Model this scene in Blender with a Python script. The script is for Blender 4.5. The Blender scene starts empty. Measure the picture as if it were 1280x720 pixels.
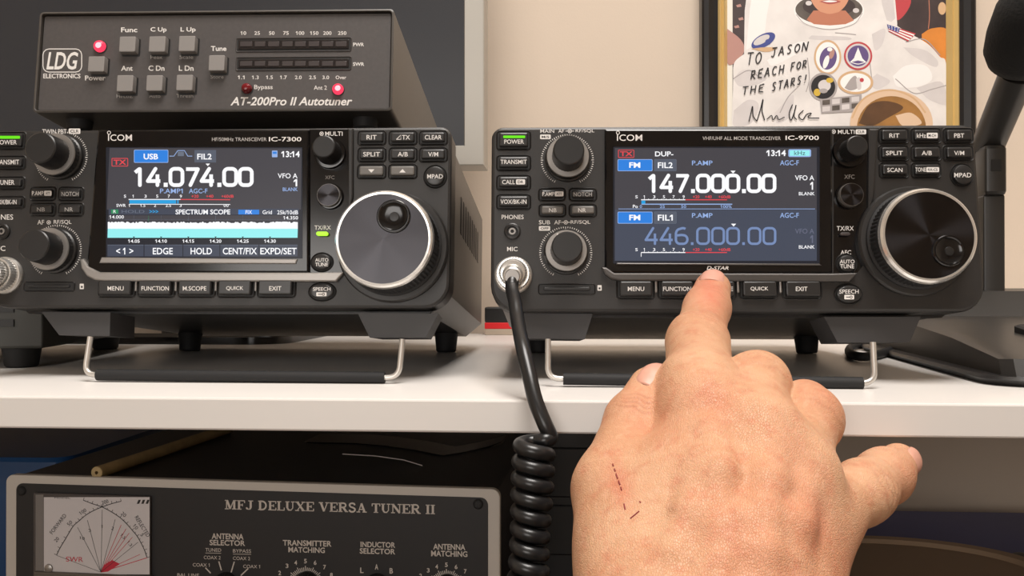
import bpy, bmesh, math, random
import numpy as np
from mathutils import Vector, Matrix, Euler

random.seed(7)
SC = bpy.context.scene
COL = SC.collection
PI = math.pi

# ------------------------------------------------------------------ camera
FPX = 1050.0                       # focal length in pixels of the 1280 px wide frame
CAM_H = 0.0439                     # camera height above the white shelf (shelf top is z = 0)
YAW, PITCH = math.radians(3.5), math.radians(0.22)
cam_data = bpy.data.cameras.new('camera')
cam_data.sensor_width = 36.0
cam_data.lens = 36.0 * FPX / 1280.0
cam_data.clip_start = 0.01
cam_data.clip_end = 50
camera = bpy.data.objects.new('camera', cam_data)
camera.location = (0, 0, CAM_H)
camera.rotation_euler = (PI / 2 + PITCH, 0, YAW)
COL.objects.link(camera)
SC.camera = camera

# ------------------------------------------------------------------ light and exposure
SC.view_settings.view_transform = 'Standard'
SC.view_settings.look = 'None'
SC.view_settings.exposure = 0.0
SC.view_settings.gamma = 1.0
SC.view_settings.use_curve_mapping = False
world = bpy.data.worlds.new('world')
SC.world = world
world.use_nodes = True
world.node_tree.nodes['Background'].inputs[0].default_value = (1.0, 0.93, 0.85, 1)
world.node_tree.nodes['Background'].inputs[1].default_value = 0.06


def area_light(name, loc, target, sx, sy, power, color):
    d = bpy.data.lights.new(name, 'AREA')
    d.shape = 'RECTANGLE'
    d.size, d.size_y = sx, sy
    d.energy = power
    d.color = color
    o = bpy.data.objects.new(name, d)
    o.location = loc
    o.rotation_euler = (Vector(target) - Vector(loc)).to_track_quat('-Z', 'Y').to_euler()
    COL.objects.link(o)
    return o


area_light('ceiling_lamp', (0.15, -0.10, 1.50), (0.15, 0.15, 0), 0.75, 0.75, 34, (1.0, 0.95, 0.90))
area_light('front_fill_light', (-0.5, -1.9, 0.36), (0.1, 0.5, 0.0), 1.1, 0.8, 15, (1.0, 0.96, 0.92))  # added fill from behind the camera for upright faces, source unseen

# ------------------------------------------------------------------ helpers: camera rays
_rz = np.array([[math.cos(YAW), -math.sin(YAW), 0], [math.sin(YAW), math.cos(YAW), 0], [0, 0, 1]])
CF = _rz @ np.array([0, math.cos(PITCH), math.sin(PITCH)])
CR = _rz @ np.array([1.0, 0, 0])
CU = np.cross(CR, CF)
CAM = np.array([0, 0, CAM_H])


def ray(px, py):
    return CF + CR * (px - 640) / FPX + CU * (360 - py) / FPX


def at(px, py, d):
    """point at camera depth d seen at a photo pixel"""
    return CAM + d * ray(px, py)


def at_z(px, py, z):
    v = ray(px, py)
    return CAM + v * (z - CAM[2]) / v[2]


def at_y(px, py, y):
    v = ray(px, py)
    return CAM + v * (y - CAM[1]) / v[1]


# ------------------------------------------------------------------ helpers: materials
def lin(c):
    def f(v):
        v /= 255.0
        return v / 12.92 if v <= 0.04045 else ((v + 0.055) / 1.055) ** 2.4
    return (f(c[0]), f(c[1]), f(c[2]), 1.0)


def mat(name, rgb, rough=0.5, metal=0.0, noise=0.0, nscale=300.0, bump=0.0, bscale=900.0, coat=0.0, spec=0.5, aniso=None):
    m = bpy.data.materials.new(name)
    m.use_nodes = True
    nt = m.node_tree
    b = nt.nodes['Principled BSDF']
    c = lin(rgb)
    b.inputs['Base Color'].default_value = c
    b.inputs['Roughness'].default_value = rough
    b.inputs['Metallic'].default_value = metal
    b.inputs['Specular IOR Level'].default_value = spec
    b.inputs['Coat Weight'].default_value = coat
    if noise or bump:
        tc = nt.nodes.new('ShaderNodeTexCoord')
    if noise:
        n = nt.nodes.new('ShaderNodeTexNoise')
        n.inputs['Scale'].default_value = nscale
        n.inputs['Detail'].default_value = 4
        nt.links.new(tc.outputs['Object'], n.inputs['Vector'])
        r = nt.nodes.new('ShaderNodeMapRange')
        r.inputs['From Min'].default_value = 0.3
        r.inputs['From Max'].default_value = 0.7
        r.inputs['To Min'].default_value = 1 - noise
        r.inputs['To Max'].default_value = 1 + noise
        nt.links.new(n.outputs['Fac'], r.inputs['Value'])
        x = nt.nodes.new('ShaderNodeVectorMath')
        x.operation = 'SCALE'
        x.inputs[0].default_value = c[:3]
        nt.links.new(r.outputs[0], x.inputs['Scale'])
        nt.links.new(x.outputs[0], b.inputs['Base Color'])
    if bump:
        n2 = nt.nodes.new('ShaderNodeTexNoise')
        n2.inputs['Scale'].default_value = bscale
        n2.inputs['Detail'].default_value = 2
        nt.links.new(tc.outputs['Object'], n2.inputs['Vector'])
        bp = nt.nodes.new('ShaderNodeBump')
        bp.inputs['Strength'].default_value = bump
        bp.inputs['Distance'].default_value = 0.0005
        nt.links.new(n2.outputs['Fac'], bp.inputs['Height'])
        nt.links.new(bp.outputs[0], b.inputs['Normal'])
    if aniso is not None:
        b.inputs['Anisotropic'].default_value = aniso
        b.inputs['Anisotropic Rotation'].default_value = 0.25
        t = nt.nodes.new('ShaderNodeTangent')
        t.direction_type = 'RADIAL'
        t.axis = 'Y'
        nt.links.new(t.outputs[0], b.inputs['Tangent'])
    return m


def glow(name, rgb, strength=1.0):
    m = bpy.data.materials.new(name)
    m.use_nodes = True
    b = m.node_tree.nodes['Principled BSDF']
    b.inputs['Base Color'].default_value = (0.01, 0.01, 0.01, 1)
    b.inputs['Roughness'].default_value = 0.25
    b.inputs['Specular IOR Level'].default_value = 0.2
    b.inputs['Emission Color'].default_value = lin(rgb)
    b.inputs['Emission Strength'].default_value = strength
    return m


M = dict(
    plastic=mat('charcoal_plastic', (37, 35, 34), 0.42, noise=0.06, nscale=60, bump=0.12, bscale=2500),
    plastic_dark=mat('black_plastic', (27, 26, 26), 0.38),
    button=mat('button_plastic', (38, 37, 37), 0.33),
    button_lit=mat('light_button_plastic', (104, 100, 96), 0.4),
    well=mat('well_black', (14, 13, 13), 0.5),
    gloss=mat('glossy_black', (15, 14, 15), 0.14),
    case=mat('painted_steel', (33, 32, 33), 0.36, bump=0.08, bscale=3000),
    foot=mat('grey_foot_plastic', (60, 59, 60), 0.5),
    rubber=mat('black_rubber', (20, 20, 22), 0.7),
    silver=mat('satin_silver', (150, 146, 142), 0.36, 0.7),
    bar_shaded=mat('shaded_satin', (84, 81, 79), 0.36, 0.5),  # darker bar on the right radio: a lighting difference put into colour
    chrome=mat('chrome', (228, 226, 222), 0.24, 0.8),
    nickel=mat('nickel', (206, 202, 196), 0.34, 0.75),
    brushed=mat('brushed_black_metal', (64, 63, 66), 0.24, 1.0, aniso=0.96),
    ink=mat('white_ink', (222, 218, 214), 0.6),
    ink_grey=mat('grey_ink', (172, 168, 164), 0.6),
    ink_dark=mat('dark_ink', (30, 30, 32), 0.6),
    tuner_face=mat('tuner_panel_grey', (72, 68, 67), 0.5, noise=0.08, nscale=500),
    tuner_case=mat('tuner_case_paint', (74, 70, 66), 0.42, noise=0.05, nscale=200),
    tuner_button=mat('tuner_grey_button', (134, 130, 127), 0.55),
    smoke=mat('smoked_window', (38, 34, 34), 0.2),
    smoke_seg=mat('smoked_segment', (66, 60, 60), 0.3),
    shelf=mat('white_laminate', (226, 222, 218), 0.32, noise=0.015, nscale=8),
    green=glow('green_led', (110, 235, 20), 1.0),
    green2=glow('lime_led', (190, 255, 60), 1.1),
    red_led=glow('red_led_lit', (255, 60, 90), 1.3),
    red_core=glow('red_led_core', (255, 190, 200), 1.4),
    red_off=mat('red_led_dark', (112, 22, 28), 0.2),
    # screen colours
    s_bg=glow('screen_grey', (66, 64, 70), 1.0),
    s_bg2=glow('screen_slate', (66, 72, 88), 1.0),
    s_dark=glow('screen_dark', (28, 30, 40), 1.0),
    s_key=glow('screen_key', (62, 68, 84), 1.0),
    s_line=glow('screen_line', (104, 112, 128), 1.0),
    s_white=glow('screen_white', (252, 252, 255), 1.0),
    s_blue=glow('screen_blue', (40, 128, 222), 1.0),
    s_lblue=glow('screen_pale_blue', (150, 178, 228), 1.0),
    s_dim=glow('screen_dim_blue', (118, 140, 184), 1.0),
    s_dim2=glow('screen_dim_grey', (100, 104, 124), 1.0),
    s_grey=glow('screen_box_grey', (86, 92, 106), 1.0),
    s_red=glow('screen_red', (232, 70, 78), 1.0),
    s_cyan=glow('screen_cyan', (30, 160, 224), 1.0),
    s_aqua=glow('screen_aqua', (150, 240, 242), 1.0),
    s_green=glow('screen_green', (40, 140, 90), 1.0),
)


# ------------------------------------------------------------------ helpers: meshes
class MB:
    """collects geometry with material slots and links it as one mesh object"""

    def __init__(self):
        self.v, self.f, self.m, self.mats = [], [], [], []

    def slot(self, m):
        if m not in self.mats:
            self.mats.append(m)
        return self.mats.index(m)

    def add(self, verts, faces, m):
        k, s = len(self.v), self.slot(m)
        self.v.extend([tuple(map(float, p)) for p in verts])
        for f in faces:
            self.f.append([i + k for i in f])
            self.m.append(s)

    def loft(self, rings, m, cap0=True, cap1=True, closed=True):
        n = len(rings[0])
        vs = [p for r in rings for p in r]
        fs = []
        for k in range(len(rings) - 1):
            for i in range(n if closed else n - 1):
                j = (i + 1) % n
                fs.append((k * n + i, k * n + j, (k + 1) * n + j, (k + 1) * n + i))
        if cap0:
            fs.append(tuple(range(n - 1, -1, -1)))
        if cap1:
            fs.append(tuple(range((len(rings) - 1) * n, len(rings) * n)))
        self.add(vs, fs, m)

    def box(self, lo, hi, m, bev=0.0):
        (x0, y0, z0), (x1, y1, z1) = lo, hi
        if bev <= 0:
            vs = [(x, y, z) for z in (z0, z1) for (x, y) in ((x0, y0), (x1, y0), (x1, y1), (x0, y1))]
            self.add(vs, [(3, 2, 1, 0), (4, 5, 6, 7), (0, 1, 5, 4), (1, 2, 6, 5), (2, 3, 7, 6), (3, 0, 4, 7)], m)
            return
        b = bev

        def rect(z, i):
            pts = rr(0, 0, x1 - x0 - 2 * i, y1 - y0 - 2 * i, max(b - i, b * 0.3), 3)
            return [((x0 + x1) / 2 + p[0], (y0 + y1) / 2 + p[1], z) for p in pts]
        self.loft([rect(z0, b), rect(z0 + b * .3, b * .3), rect(z0 + b, 0), rect(z1 - b, 0), rect(z1 - b * .3, b * .3), rect(z1, b)], m)

    def tube(self, path, r, m, seg=12, caps=True):
        P = [Vector(p) for p in path]
        R = r if isinstance(r, (list, tuple)) else [r] * len(P)
        rings = []
        up = None
        for i, p in enumerate(P):
            t = (P[min(i + 1, len(P) - 1)] - P[max(i - 1, 0)]).normalized()
            if up is None:
                up = t.orthogonal().normalized()
            else:
                up = (up - t * up.dot(t)).normalized()
            s = t.cross(up)
            rings.append([tuple(p + R[i] * (math.cos(a) * up + math.sin(a) * s)) for a in [2 * PI * k / seg for k in range(seg)]])
        self.loft(rings, m, caps, caps)

    def build(self, name, parent=None, angle=22, recalc=True):
        me = bpy.data.meshes.new(name)
        me.from_pydata(self.v, [], self.f)
        for m in self.mats:
            me.materials.append(m)
        me.polygons.foreach_set('material_index', self.m)
        if recalc:
            bm = bmesh.new()
            bm.from_mesh(me)
            bmesh.ops.recalc_face_normals(bm, faces=bm.faces)
            bm.to_mesh(me)
            bm.free()
        me.polygons.foreach_set('use_smooth', [True] * len(me.polygons))
        me.set_sharp_from_angle(angle=math.radians(angle))
        me.update()
        o = bpy.data.objects.new(name, me)
        COL.objects.link(o)
        if parent is not None:
            o.parent = parent
        return o


def rr(cx, cy, w, h, r, seg=4):
    """rounded rectangle outline, counter-clockwise; r is one radius or (tr, tl, bl, br)"""
    rs = r if isinstance(r, tuple) else (r,) * 4
    pts = []
    for k, (sx, sy) in enumerate(((1, 1), (-1, 1), (-1, -1), (1, -1))):
        q = max(min(rs[k], w / 2 - 1e-6, h / 2 - 1e-6), 1e-6)
        for i in range(seg + 1):
            a = PI / 2 * (k + i / seg)
            pts.append((cx + sx * (w / 2 - q) + q * math.cos(a), cy + sy * (h / 2 - q) + q * math.sin(a)))
    return pts


def smooth_path(pts, n=8):
    """Catmull-Rom through 3D points"""
    P = [np.array(p, float) for p in pts]
    P = [2 * P[0] - P[1]] + P + [2 * P[-1] - P[-2]]
    out = []
    for i in range(1, len(P) - 2):
        for k in range(n):
            t = k / n
            a, b, c, d = P[i - 1], P[i], P[i + 1], P[i + 2]
            out.append(0.5 * (2 * b + (c - a) * t + (2 * a - 5 * b + 4 * c - d) * t * t + (3 * b - a - 3 * c + d) * t ** 3))
    out.append(P[-2])
    return out


_txt = {}


def raw_text(s, bold=0.0, shear=0.0):
    c = bpy.data.curves.new('t', 'FONT')
    c.body = s
    c.resolution_u = 3
    c.offset = bold
    c.shear = shear
    o = bpy.data.objects.new('t', c)
    COL.objects.link(o)
    bpy.context.view_layer.update()
    me = bpy.data.meshes.new_from_object(o.evaluated_get(bpy.context.evaluated_depsgraph_get()))
    v = np.array([p.co[:2] for p in me.vertices]) if len(me.vertices) else np.zeros((1, 2))
    f = [tuple(p.vertices) for p in me.polygons]
    bpy.data.objects.remove(o)
    bpy.data.curves.remove(c)
    bpy.data.meshes.remove(me)
    return v, f


def text_mesh(s, bold=0.0, shear=0.0):
    """triangulated outline of a string, scaled to the unit box; the figure 1 gets its flag"""
    key = (s, bold, shear)
    if key not in _txt:
        v, f = raw_text(s, bold, shear)
        if '1' in s:
            one, _ = raw_text('1', bold, 0)
            bw = one[:, 0].max() - one[:, 0].min()
            hh = one[:, 1].max()
            for i, ch in enumerate(s):
                if ch == '1':
                    p, _ = raw_text(s[:i + 1], bold, 0)
                    xl = p[:, 0].max() - bw
                    q = np.array([(xl + .002, hh), (xl + .002, hh - bw * 1.35), (xl - bw * 1.2, hh - bw * 2.3), (xl - bw * 1.2, hh - bw * 1.15)])
                    q[:, 0] += shear * q[:, 1]
                    f = f + [tuple(range(len(v), len(v) + 4))]
                    v = np.concatenate([v, q])
        lo, hi = v.min(0), v.max(0)
        v = (v - lo) / np.maximum(hi - lo, 1e-9)
        _txt[key] = (v, f)
    return _txt[key]


def digit_strokes(ch):
    """display figures in a 1 x 1.45 box: closed outlines are (points, True)"""
    def arc(cx, cy, rx, ry, a0, a1, n=10):
        return [(cx + rx * math.cos(math.radians(a0 + (a1 - a0) * i / n)), cy + ry * math.sin(math.radians(a0 + (a1 - a0) * i / n))) for i in range(n + 1)]
    w, h = 1.0, 1.45
    if ch == '0':
        return [arc(.65, 1.1, .35, .35, 0, 90) + arc(.35, 1.1, .35, .35, 90, 180) + arc(.35, .35, .35, .35, 180, 270) + arc(.65, .35, .35, .35, 270, 360) + [(1, 1.1)]]
    if ch == '1':
        return [[(.22, 1.12), (.56, 1.42), (.62, 1.42), (.62, 0)]]
    if ch == '4':
        return [[(1.02, .36), (-.02, .36), (.62, 1.45)], [(.78, .95), (.78, 0)]]
    if ch == '6':
        return [arc(.6, 1.05, .4, .4, 55, 100) + arc(.42, .9, .42, .5, 120, 180) + arc(.35, .38, .35, .38, 180, 270) + arc(.65, .4, .35, .4, 270, 450) + [(.5, .82), (.1, .78)]]
    if ch == '7':
        return [[(0, 1.42), (.98, 1.42), (.36, 0)]]
    return []


class Face:
    """a flat device front: root Empty, pose, and drawing on its plane. Local x right, -y towards the viewer, z up"""

    def __init__(self, name, label, cat, centre, tilt, yaw, base, group=None):
        rot = Euler((math.radians(-tilt), 0, math.radians(yaw)), 'XYZ').to_matrix()
        self.Rm = np.array(rot)
        self.C = np.array(centre)
        self.off = np.array(base, float)           # from the thing's base to the face centre, in local axes
        self.root = bpy.data.objects.new(name, None)
        self.root.location = self.C - self.Rm @ self.off
        self.root.rotation_euler = rot.to_euler()
        self.root.empty_display_size = 0.05
        COL.objects.link(self.root)
        self.root['label'] = label
        self.root['category'] = cat
        if group:
            self.root['group'] = group

    def L(self, x, z, w):
        return (x + self.off[0], -w + self.off[1], z + self.off[2])

    def local(self, p):
        q = self.Rm.T @ (np.array(p) - self.C)
        return tuple(q + self.off)

    def p(self, px, py, w=0.0):
        """face coordinates (x, z) of a photo pixel on the plane w in front of the face"""
        v = self.Rm.T @ ray(px, py)
        c = self.Rm.T @ (CAM - self.C)
        t = (-w - c[1]) / v[1]
        q = c + t * v
        return q[0], q[2]

    def rect_of(self, x0, y0, x1, y1, w=0.0):
        a = self.p((x0 + x1) / 2, y0, w)
        b = self.p((x0 + x1) / 2, y1, w)
        c = self.p(x0, (y0 + y1) / 2, w)
        d = self.p(x1, (y0 + y1) / 2, w)
        return (c[0] + d[0]) / 2, (a[1] + b[1]) / 2, d[0] - c[0], a[1] - b[1]

    # --- solids
    def slab(self, mb, outline, w0, w1, bev, m, inset=None):
        """prism over an (x, z) outline with a bevelled front edge"""
        o = np.array(outline)

        def ins(d):
            if d == 0:
                return o
            n = len(o)
            e = np.roll(o, -1, 0) - o
            e /= np.maximum(np.linalg.norm(e, axis=1, keepdims=True), 1e-9)
            nn = np.stack([-e[:, 1], e[:, 0]], 1)
            b = nn + np.roll(nn, 1, 0)
            b /= np.maximum((b * b).sum(1, keepdims=True) / 2, 0.5)
            return o + b * d
        rings = [(0, w0), (0, w1 - bev), (bev * .3, w1 - bev * .3), (bev, w1)] if bev > 0 else [(0, w0), (0, w1)]
        mb.loft([[self.L(q[0], q[1], w) for q in ins(d)] for d, w in rings], m)

    def ring_slab(self, mb, x, z, w, h, r, t, m, w0=0.0, hgt=0.0006):
        """a thin raised lip around a rounded rectangle"""
        rings = []
        for d, ww in ((t, w0), (t * .55, w0 + hgt), (0.0, w0 + 0.00005)):
            rings.append([self.L(q[0], q[1], ww) for q in rr(x, z, w + 2 * d, h + 2 * d, r + d)])
        mb.loft(rings, m, False, False)

    def lathe(self, mb, x, z, prof, m, seg=40, knurl=0.0, kr=(0, 0), flat=None):
        rings = []
        for i, (r, w) in enumerate(prof):
            ring = []
            for k in range(seg):
                a = 2 * PI * k / seg
                q = r - (knurl if kr[0] <= i <= kr[1] and k % 2 else 0)
                ring.append(self.L(x + q * math.cos(a), z + q * math.sin(a), w))
            rings.append(ring)
        mb.loft(rings, m, False, True)

    # --- flat marks, given in photo pixels
    def text(self, mb, s, x0, y0, x1, y1, m, w, bold=0.0, shear=0.0):
        v, f = text_mesh(s, bold, shear)
        a, b, c = self.p(x0, y1, w), self.p(x1, y1, w), self.p(x0, y0, w)
        d = self.p(x1, y0, w)
        vs = []
        for u, t in v:
            q = np.array(a) * (1 - u) * (1 - t) + np.array(b) * u * (1 - t) + np.array(c) * (1 - u) * t + np.array(d) * u * t
            vs.append(self.L(q[0], q[1], w))
        mb.add(vs, f, m)

    def digits(self, mb, s, x0, y0, x1, y1, m, w, th):
        """frequency read-out in the display's own rounded figures"""
        cell, dot, gap = 1.0, .26, .30
        tot = sum(dot if c == '.' else cell for c in s) + gap * (len(s) - 1)
        kx, ky = (x1 - x0 - th) / tot, (y1 - y0 - th) / 1.45
        x = x0 + th / 2
        for c in s:
            if c == '.':
                self.rect(mb, x, y1 - th * 1.15, x + th * 1.1, y1, m, w)
                x += (dot + gap) * kx
                continue
            for pl in digit_strokes(c):
                q = [(x + u * kx, y1 - th / 2 - v * ky) for u, v in pl]
                if len(q) > 6:
                    self.line(mb, q, th, m, w)
                else:
                    for i, (a, e) in enumerate(zip(q[:-1], q[1:])):
                        self.line(mb, [a, e], th, m, w + .000004 * i)
                        self.ell(mb, e[0], e[1], th / 2, th / 2, m, w + .000003, 0, 14)
            x += (cell + gap) * kx

    def poly(self, mb, pts, m, w):
        mb.add([self.L(*self.p(x, y, w), w) for x, y in pts], [tuple(range(len(pts)))], m)

    def rect(self, mb, x0, y0, x1, y1, m, w, r=0.0):
        if r:
            pts = [(x, y) for x, y in rr((x0 + x1) / 2, (y0 + y1) / 2, x1 - x0, y1 - y0, r, 3)]
        else:
            pts = [(x0, y1), (x1, y1), (x1, y0), (x0, y0)]
        self.poly(mb, pts, m, w)

    def line(self, mb, pts, width, m, w):
        """ribbon of a pixel width along pixel points"""
        P = np.array(pts, float)
        n = len(P)
        L, Rr = [], []
        for i in range(n):
            t = P[min(i + 1, n - 1)] - P[max(i - 1, 0)]
            t /= max(np.linalg.norm(t), 1e-9)
            nn = np.array([-t[1], t[0]]) * width / 2
            L.append(P[i] + nn)
            Rr.append(P[i] - nn)
        vs = [self.L(*self.p(q[0], q[1], w), w) for q in L + Rr]
        mb.add(vs, [(i, i + 1, n + i + 1, n + i) for i in range(n - 1)], m)

    def frame(self, mb, x0, y0, x1, y1, t, m, w, r=1.0):
        o = rr((x0 + x1) / 2, (y0 + y1) / 2, x1 - x0, y1 - y0, r, 3)
        i = rr((x0 + x1) / 2, (y0 + y1) / 2, x1 - x0 - 2 * t, y1 - y0 - 2 * t, max(r - t, .2), 3)
        n = len(o)
        vs = [self.L(*self.p(q[0], q[1], w), w) for q in o + i]
        mb.add(vs, [(k, (k + 1) % n, n + (k + 1) % n, n + k) for k in range(n)], m)

    def ell(self, mb, cx, cy, rx, ry, m, w, rot=0.0, seg=28):
        c, s = math.cos(rot), math.sin(rot)
        self.poly(mb, [(cx + rx * math.cos(a) * c - ry * math.sin(a) * s, cy + rx * math.cos(a) * s + ry * math.sin(a) * c)
                       for a in [2 * PI * k / seg for k in range(seg)]], m, w)

    def ellring(self, mb, cx, cy, rx, ry, t, m, w, rot=0.0, seg=32):
        c, s = math.cos(rot), math.sin(rot)
        vs = []
        for q in (0, t):
            for k in range(seg):
                a = 2 * PI * k / seg
                x, y = (rx - q) * math.cos(a), (ry - q) * math.sin(a)
                px, py = cx + x * c - y * s, cy + x * s + y * c
                vs.append(self.L(*self.p(px, py, w), w))
        mb.add(vs, [(k, (k + 1) % seg, seg + (k + 1) % seg, seg + k) for k in range(seg)], m)


def thing(name, label, cat, loc=(0, 0, 0), rz=0.0, group=None):
    o = bpy.data.objects.new(name, None)
    o.location = loc
    o.rotation_euler = (0, 0, rz)
    o.empty_display_size = 0.05
    COL.objects.link(o)
    o['label'], o['category'] = label, cat
    if group:
        o['group'] = group
    return o


def tag(o, label, cat, group=None):
    o['label'], o['category'] = label, cat
    if group:
        o['group'] = group
    return o


def struct(o):
    o['kind'] = 'structure'
    return o


def rel(root, p):
    """world point to the local axes of an unrotated or z-rotated root"""
    d = np.array(p) - np.array(root.location)
    a = -root.rotation_euler.z
    return (d[0] * math.cos(a) - d[1] * math.sin(a), d[0] * math.sin(a) + d[1] * math.cos(a), d[2])


# ------------------------------------------------------------------ the room
WALL_Y = 0.885
DESK_Z = -0.226
wall_m = mat('beige_paint', (206, 190, 173), 0.75, noise=0.02, nscale=5, bump=0.15, bscale=400)
room_m = mat('room_paint', (222, 208, 190), 0.85)
X0, X1, Y0, ZF, ZC = -1.7, 1.9, -2.3, -0.96, 1.60


def plane(name, lo, hi, m):
    b = MB()
    b.box(lo, hi, m)
    return struct(b.build(name))


plane('wall_back', (X0, WALL_Y, ZF), (X1, WALL_Y + 0.1, ZC), wall_m)
plane('wall_left', (X0 - 0.1, Y0, ZF), (X0, WALL_Y + 0.1, ZC), room_m)
plane('wall_right', (X1, Y0, ZF), (X1 + 0.1, WALL_Y + 0.1, ZC), room_m)
plane('wall_rear', (X0 - 0.1, Y0 - 0.1, ZF), (X1 + 0.1, Y0, ZC), room_m)
plane('floor', (X0 - 0.1, Y0 - 0.1, ZF - 0.1), (X1 + 0.1, WALL_Y + 0.1, ZF), mat('grey_carpet', (120, 112, 104), 0.95, noise=0.2, nscale=80))
plane('ceiling', (X0 - 0.1, Y0 - 0.1, ZC), (X1 + 0.1, WALL_Y + 0.1, ZC + 0.1), mat('ceiling_white', (235, 230, 222), 0.9))

# desk under the shelf
desk = thing('desk', 'brown wooden desk below the white shelf', 'desk', (0, 0.45, ZF))
b = MB()
dm = mat('brown_wood', (96, 74, 58), 0.5, noise=0.12, nscale=20)
b.box((-1.0, -0.20, DESK_Z - ZF - 0.03), (1.0, WALL_Y - 0.455, DESK_Z - ZF), dm, 0.003)
b.build('desk_top', desk)
for sx in (-1, 1):
    for y in (-0.15, 0.36):
        b = MB()
        b.box((sx * 0.93 - 0.03, y - 0.03, 0), (sx * 0.93 + 0.03, y + 0.03, DESK_Z - ZF - 0.03), dm, 0.003)
        b.build('leg', desk)

# white shelf
SH_T, SH_Y0, SH_Y1 = 0.0135, 0.3385, 0.868
shelf = thing('shelf', 'long white laminate shelf carrying both transceivers', 'shelf', (0, SH_Y0, DESK_Z))
b = MB()
b.box((-0.92, 0, -DESK_Z - SH_T), (0.92, SH_Y1 - SH_Y0, -DESK_Z), M['shelf'], 0.0009)
b.build('board', shelf)
for sx in (-1, 1):
    b = MB()
    b.box((sx * 0.90 - 0.009, 0.01, 0), (sx * 0.90 + 0.009, SH_Y1 - SH_Y0 - 0.01, -DESK_Z - SH_T), M['shelf'], 0.0012)
    b.build('side_panel', shelf)

# ------------------------------------------------------------------ transceivers
def radio_body(D):
    W, Hh = 0.2385, 0.093
    root = D.root
    b = MB()
    D.slab(b, rr(0, 0, W, Hh, (0.006, 0.006, 0.013, 0.013), 6), -0.018, 0.0, 0.0016, M['plastic'])
    panel = b.build('front_panel', root)
    # sheet metal case: flat top, chamfered underside
    b = MB()
    prof = [(0.1165, -0.038), (0.1165, 0.0435), (0.1150, 0.0452), (-0.1150, 0.0452), (-0.1165, 0.0435), (-0.1165, -0.038), (-0.105, -0.0478), (0.105, -0.0478)]
    front = [D.L(x * 1.012, z * 1.0, -0.0178) for x, z in prof]
    mid = [D.L(x * 1.0, z * 0.985, -0.030) for x, z in prof]
    back = [D.L(x * 1.0, z * 0.985, -0.222) for x, z in prof]
    b.loft([front, mid, back], M['case'])
    case = b.build('case', root, 25)
    b = MB()
    for i in range(9):                              # cooling slots pressed into the right side
        w = -0.07 - i * 0.014
        b.box(D.L(0.1162, 0.004, w), D.L(0.1167, 0.026, w - 0.006), M['well'])
    b.build('vent_slots', case)
    for s in (-1, 1):
        b = MB()
        D.lathe_z = None
        ring = []
        zb = D.zb_rear
        for zz, r in ((-0.0462, 0.0085), (zb + .001, 0.0072), (zb, 0.0066)):
            ring.append([D.L(s * 0.094 + r * math.cos(a), zz, -0.190 + r * math.sin(a)) for a in [2 * PI * k / 20 for k in range(20)]])
        b.loft(ring, M['rubber'])
        b.build('rear_foot', root)
    return panel


def stand(D, feet_px, bail_px):
    """two moulded feet under the front and the folded-out wire stand with its rubber sleeve"""
    for quad in feet_px:
        b = MB()
        q = [D.p(x, y, -0.006) for x, y in quad]
        f = [D.L(x, z, -0.006) for x, z in q]
        cx = sum(x for x, z in q) / 4
        k = [D.L(cx + (x - cx) * 0.92, z + (0.0006 if i > 1 else 0), -0.034) for i, (x, z) in enumerate(q)]
        up = [D.L(cx + (x - cx) * 0.97, z, -0.0045) for x, z in q]
        b.loft([f, k], M['foot'])
        b.build('front_foot', D.root, 20)
    (l0, l1, s0, s1, r1, r0) = bail_px
    rw = 0.0014
    zs = 0.0031
    a = [at_z(*s0, zs), at_z(*s1, zs)]
    yb = (a[0][1] + a[1][1]) / 2
    def Q(x, y):
        return np.array(D.local(at_y(x, y, yb)))
    side = 1 if l1[0] < s0[0] else -1
    c0, c1_ = Q(l1[0] - .6, s0[1] - .5), Q(r1[0] + .6, s1[1] - .5)
    ends = [Q(*s0), Q(*s1)]
    tops = [np.array(D.local(at_y(*l0, yb + .004))), np.array(D.local(at_y(*r0, yb + .004)))]

    def bend(a, c, e, r=.0055):
        """straight run from a towards c, rounded corner, then on to e"""
        da, de = (a - c) / np.linalg.norm(a - c), (e - c) / np.linalg.norm(e - c)
        p0_, p1_ = c + da * r, c + de * r
        return [a + (p0_ - a) * t for t in (0, .33, .66)] + [p0_ * (1 - t) ** 2 + 2 * c * t * (1 - t) + p1_ * t * t for t in np.linspace(0, 1, 9)] + [e]
    path = bend(tops[0], c0, ends[0])
    pr = bend(tops[1], c1_, ends[1])[::-1]
    b = MB()
    b.tube(path + pr, rw, M['nickel'], 10)
    w = b.build('wire_stand', D.root, 60)
    b = MB()
    b.tube([path[-1], pr[0]], 0.0028, M['rubber'], 14)
    b.build('rubber_sleeve', w, 50)


def key(D, name, x0, y0, x1, y1, lab, m=None, grow=2.2, hgt=0.0019, led=None, labrects=(), parent=None):
    """push button in its recess; lab = list of (text, x0, y0, x1, y1[, style])"""
    m = m or M['button']
    x, z, w, h = D.rect_of(x0, y0, x1, y1, 0.001)
    b = MB()
    g = 0.00075
    D.slab(b, rr(x, z, w + 2 * g, h + 2 * g, 0.0012), -0.0003, 0.00025, 0, M['well'])
    D.ring_slab(b, x, z, w + 2 * g, h + 2 * g, 0.0012, 0.0009, M['plastic'], 0.0, 0.00055)
    D.slab(b, rr(x, z, w, h, 0.0009), -0.0003, hgt, 0.0007, m)
    wf = hgt + 0.00006
    marks(D, b, lab, wf)
    if led:
        D.rect(b, *led, M['green'], wf, 1.0)
    return b.build(name, parent or D.root)


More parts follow.
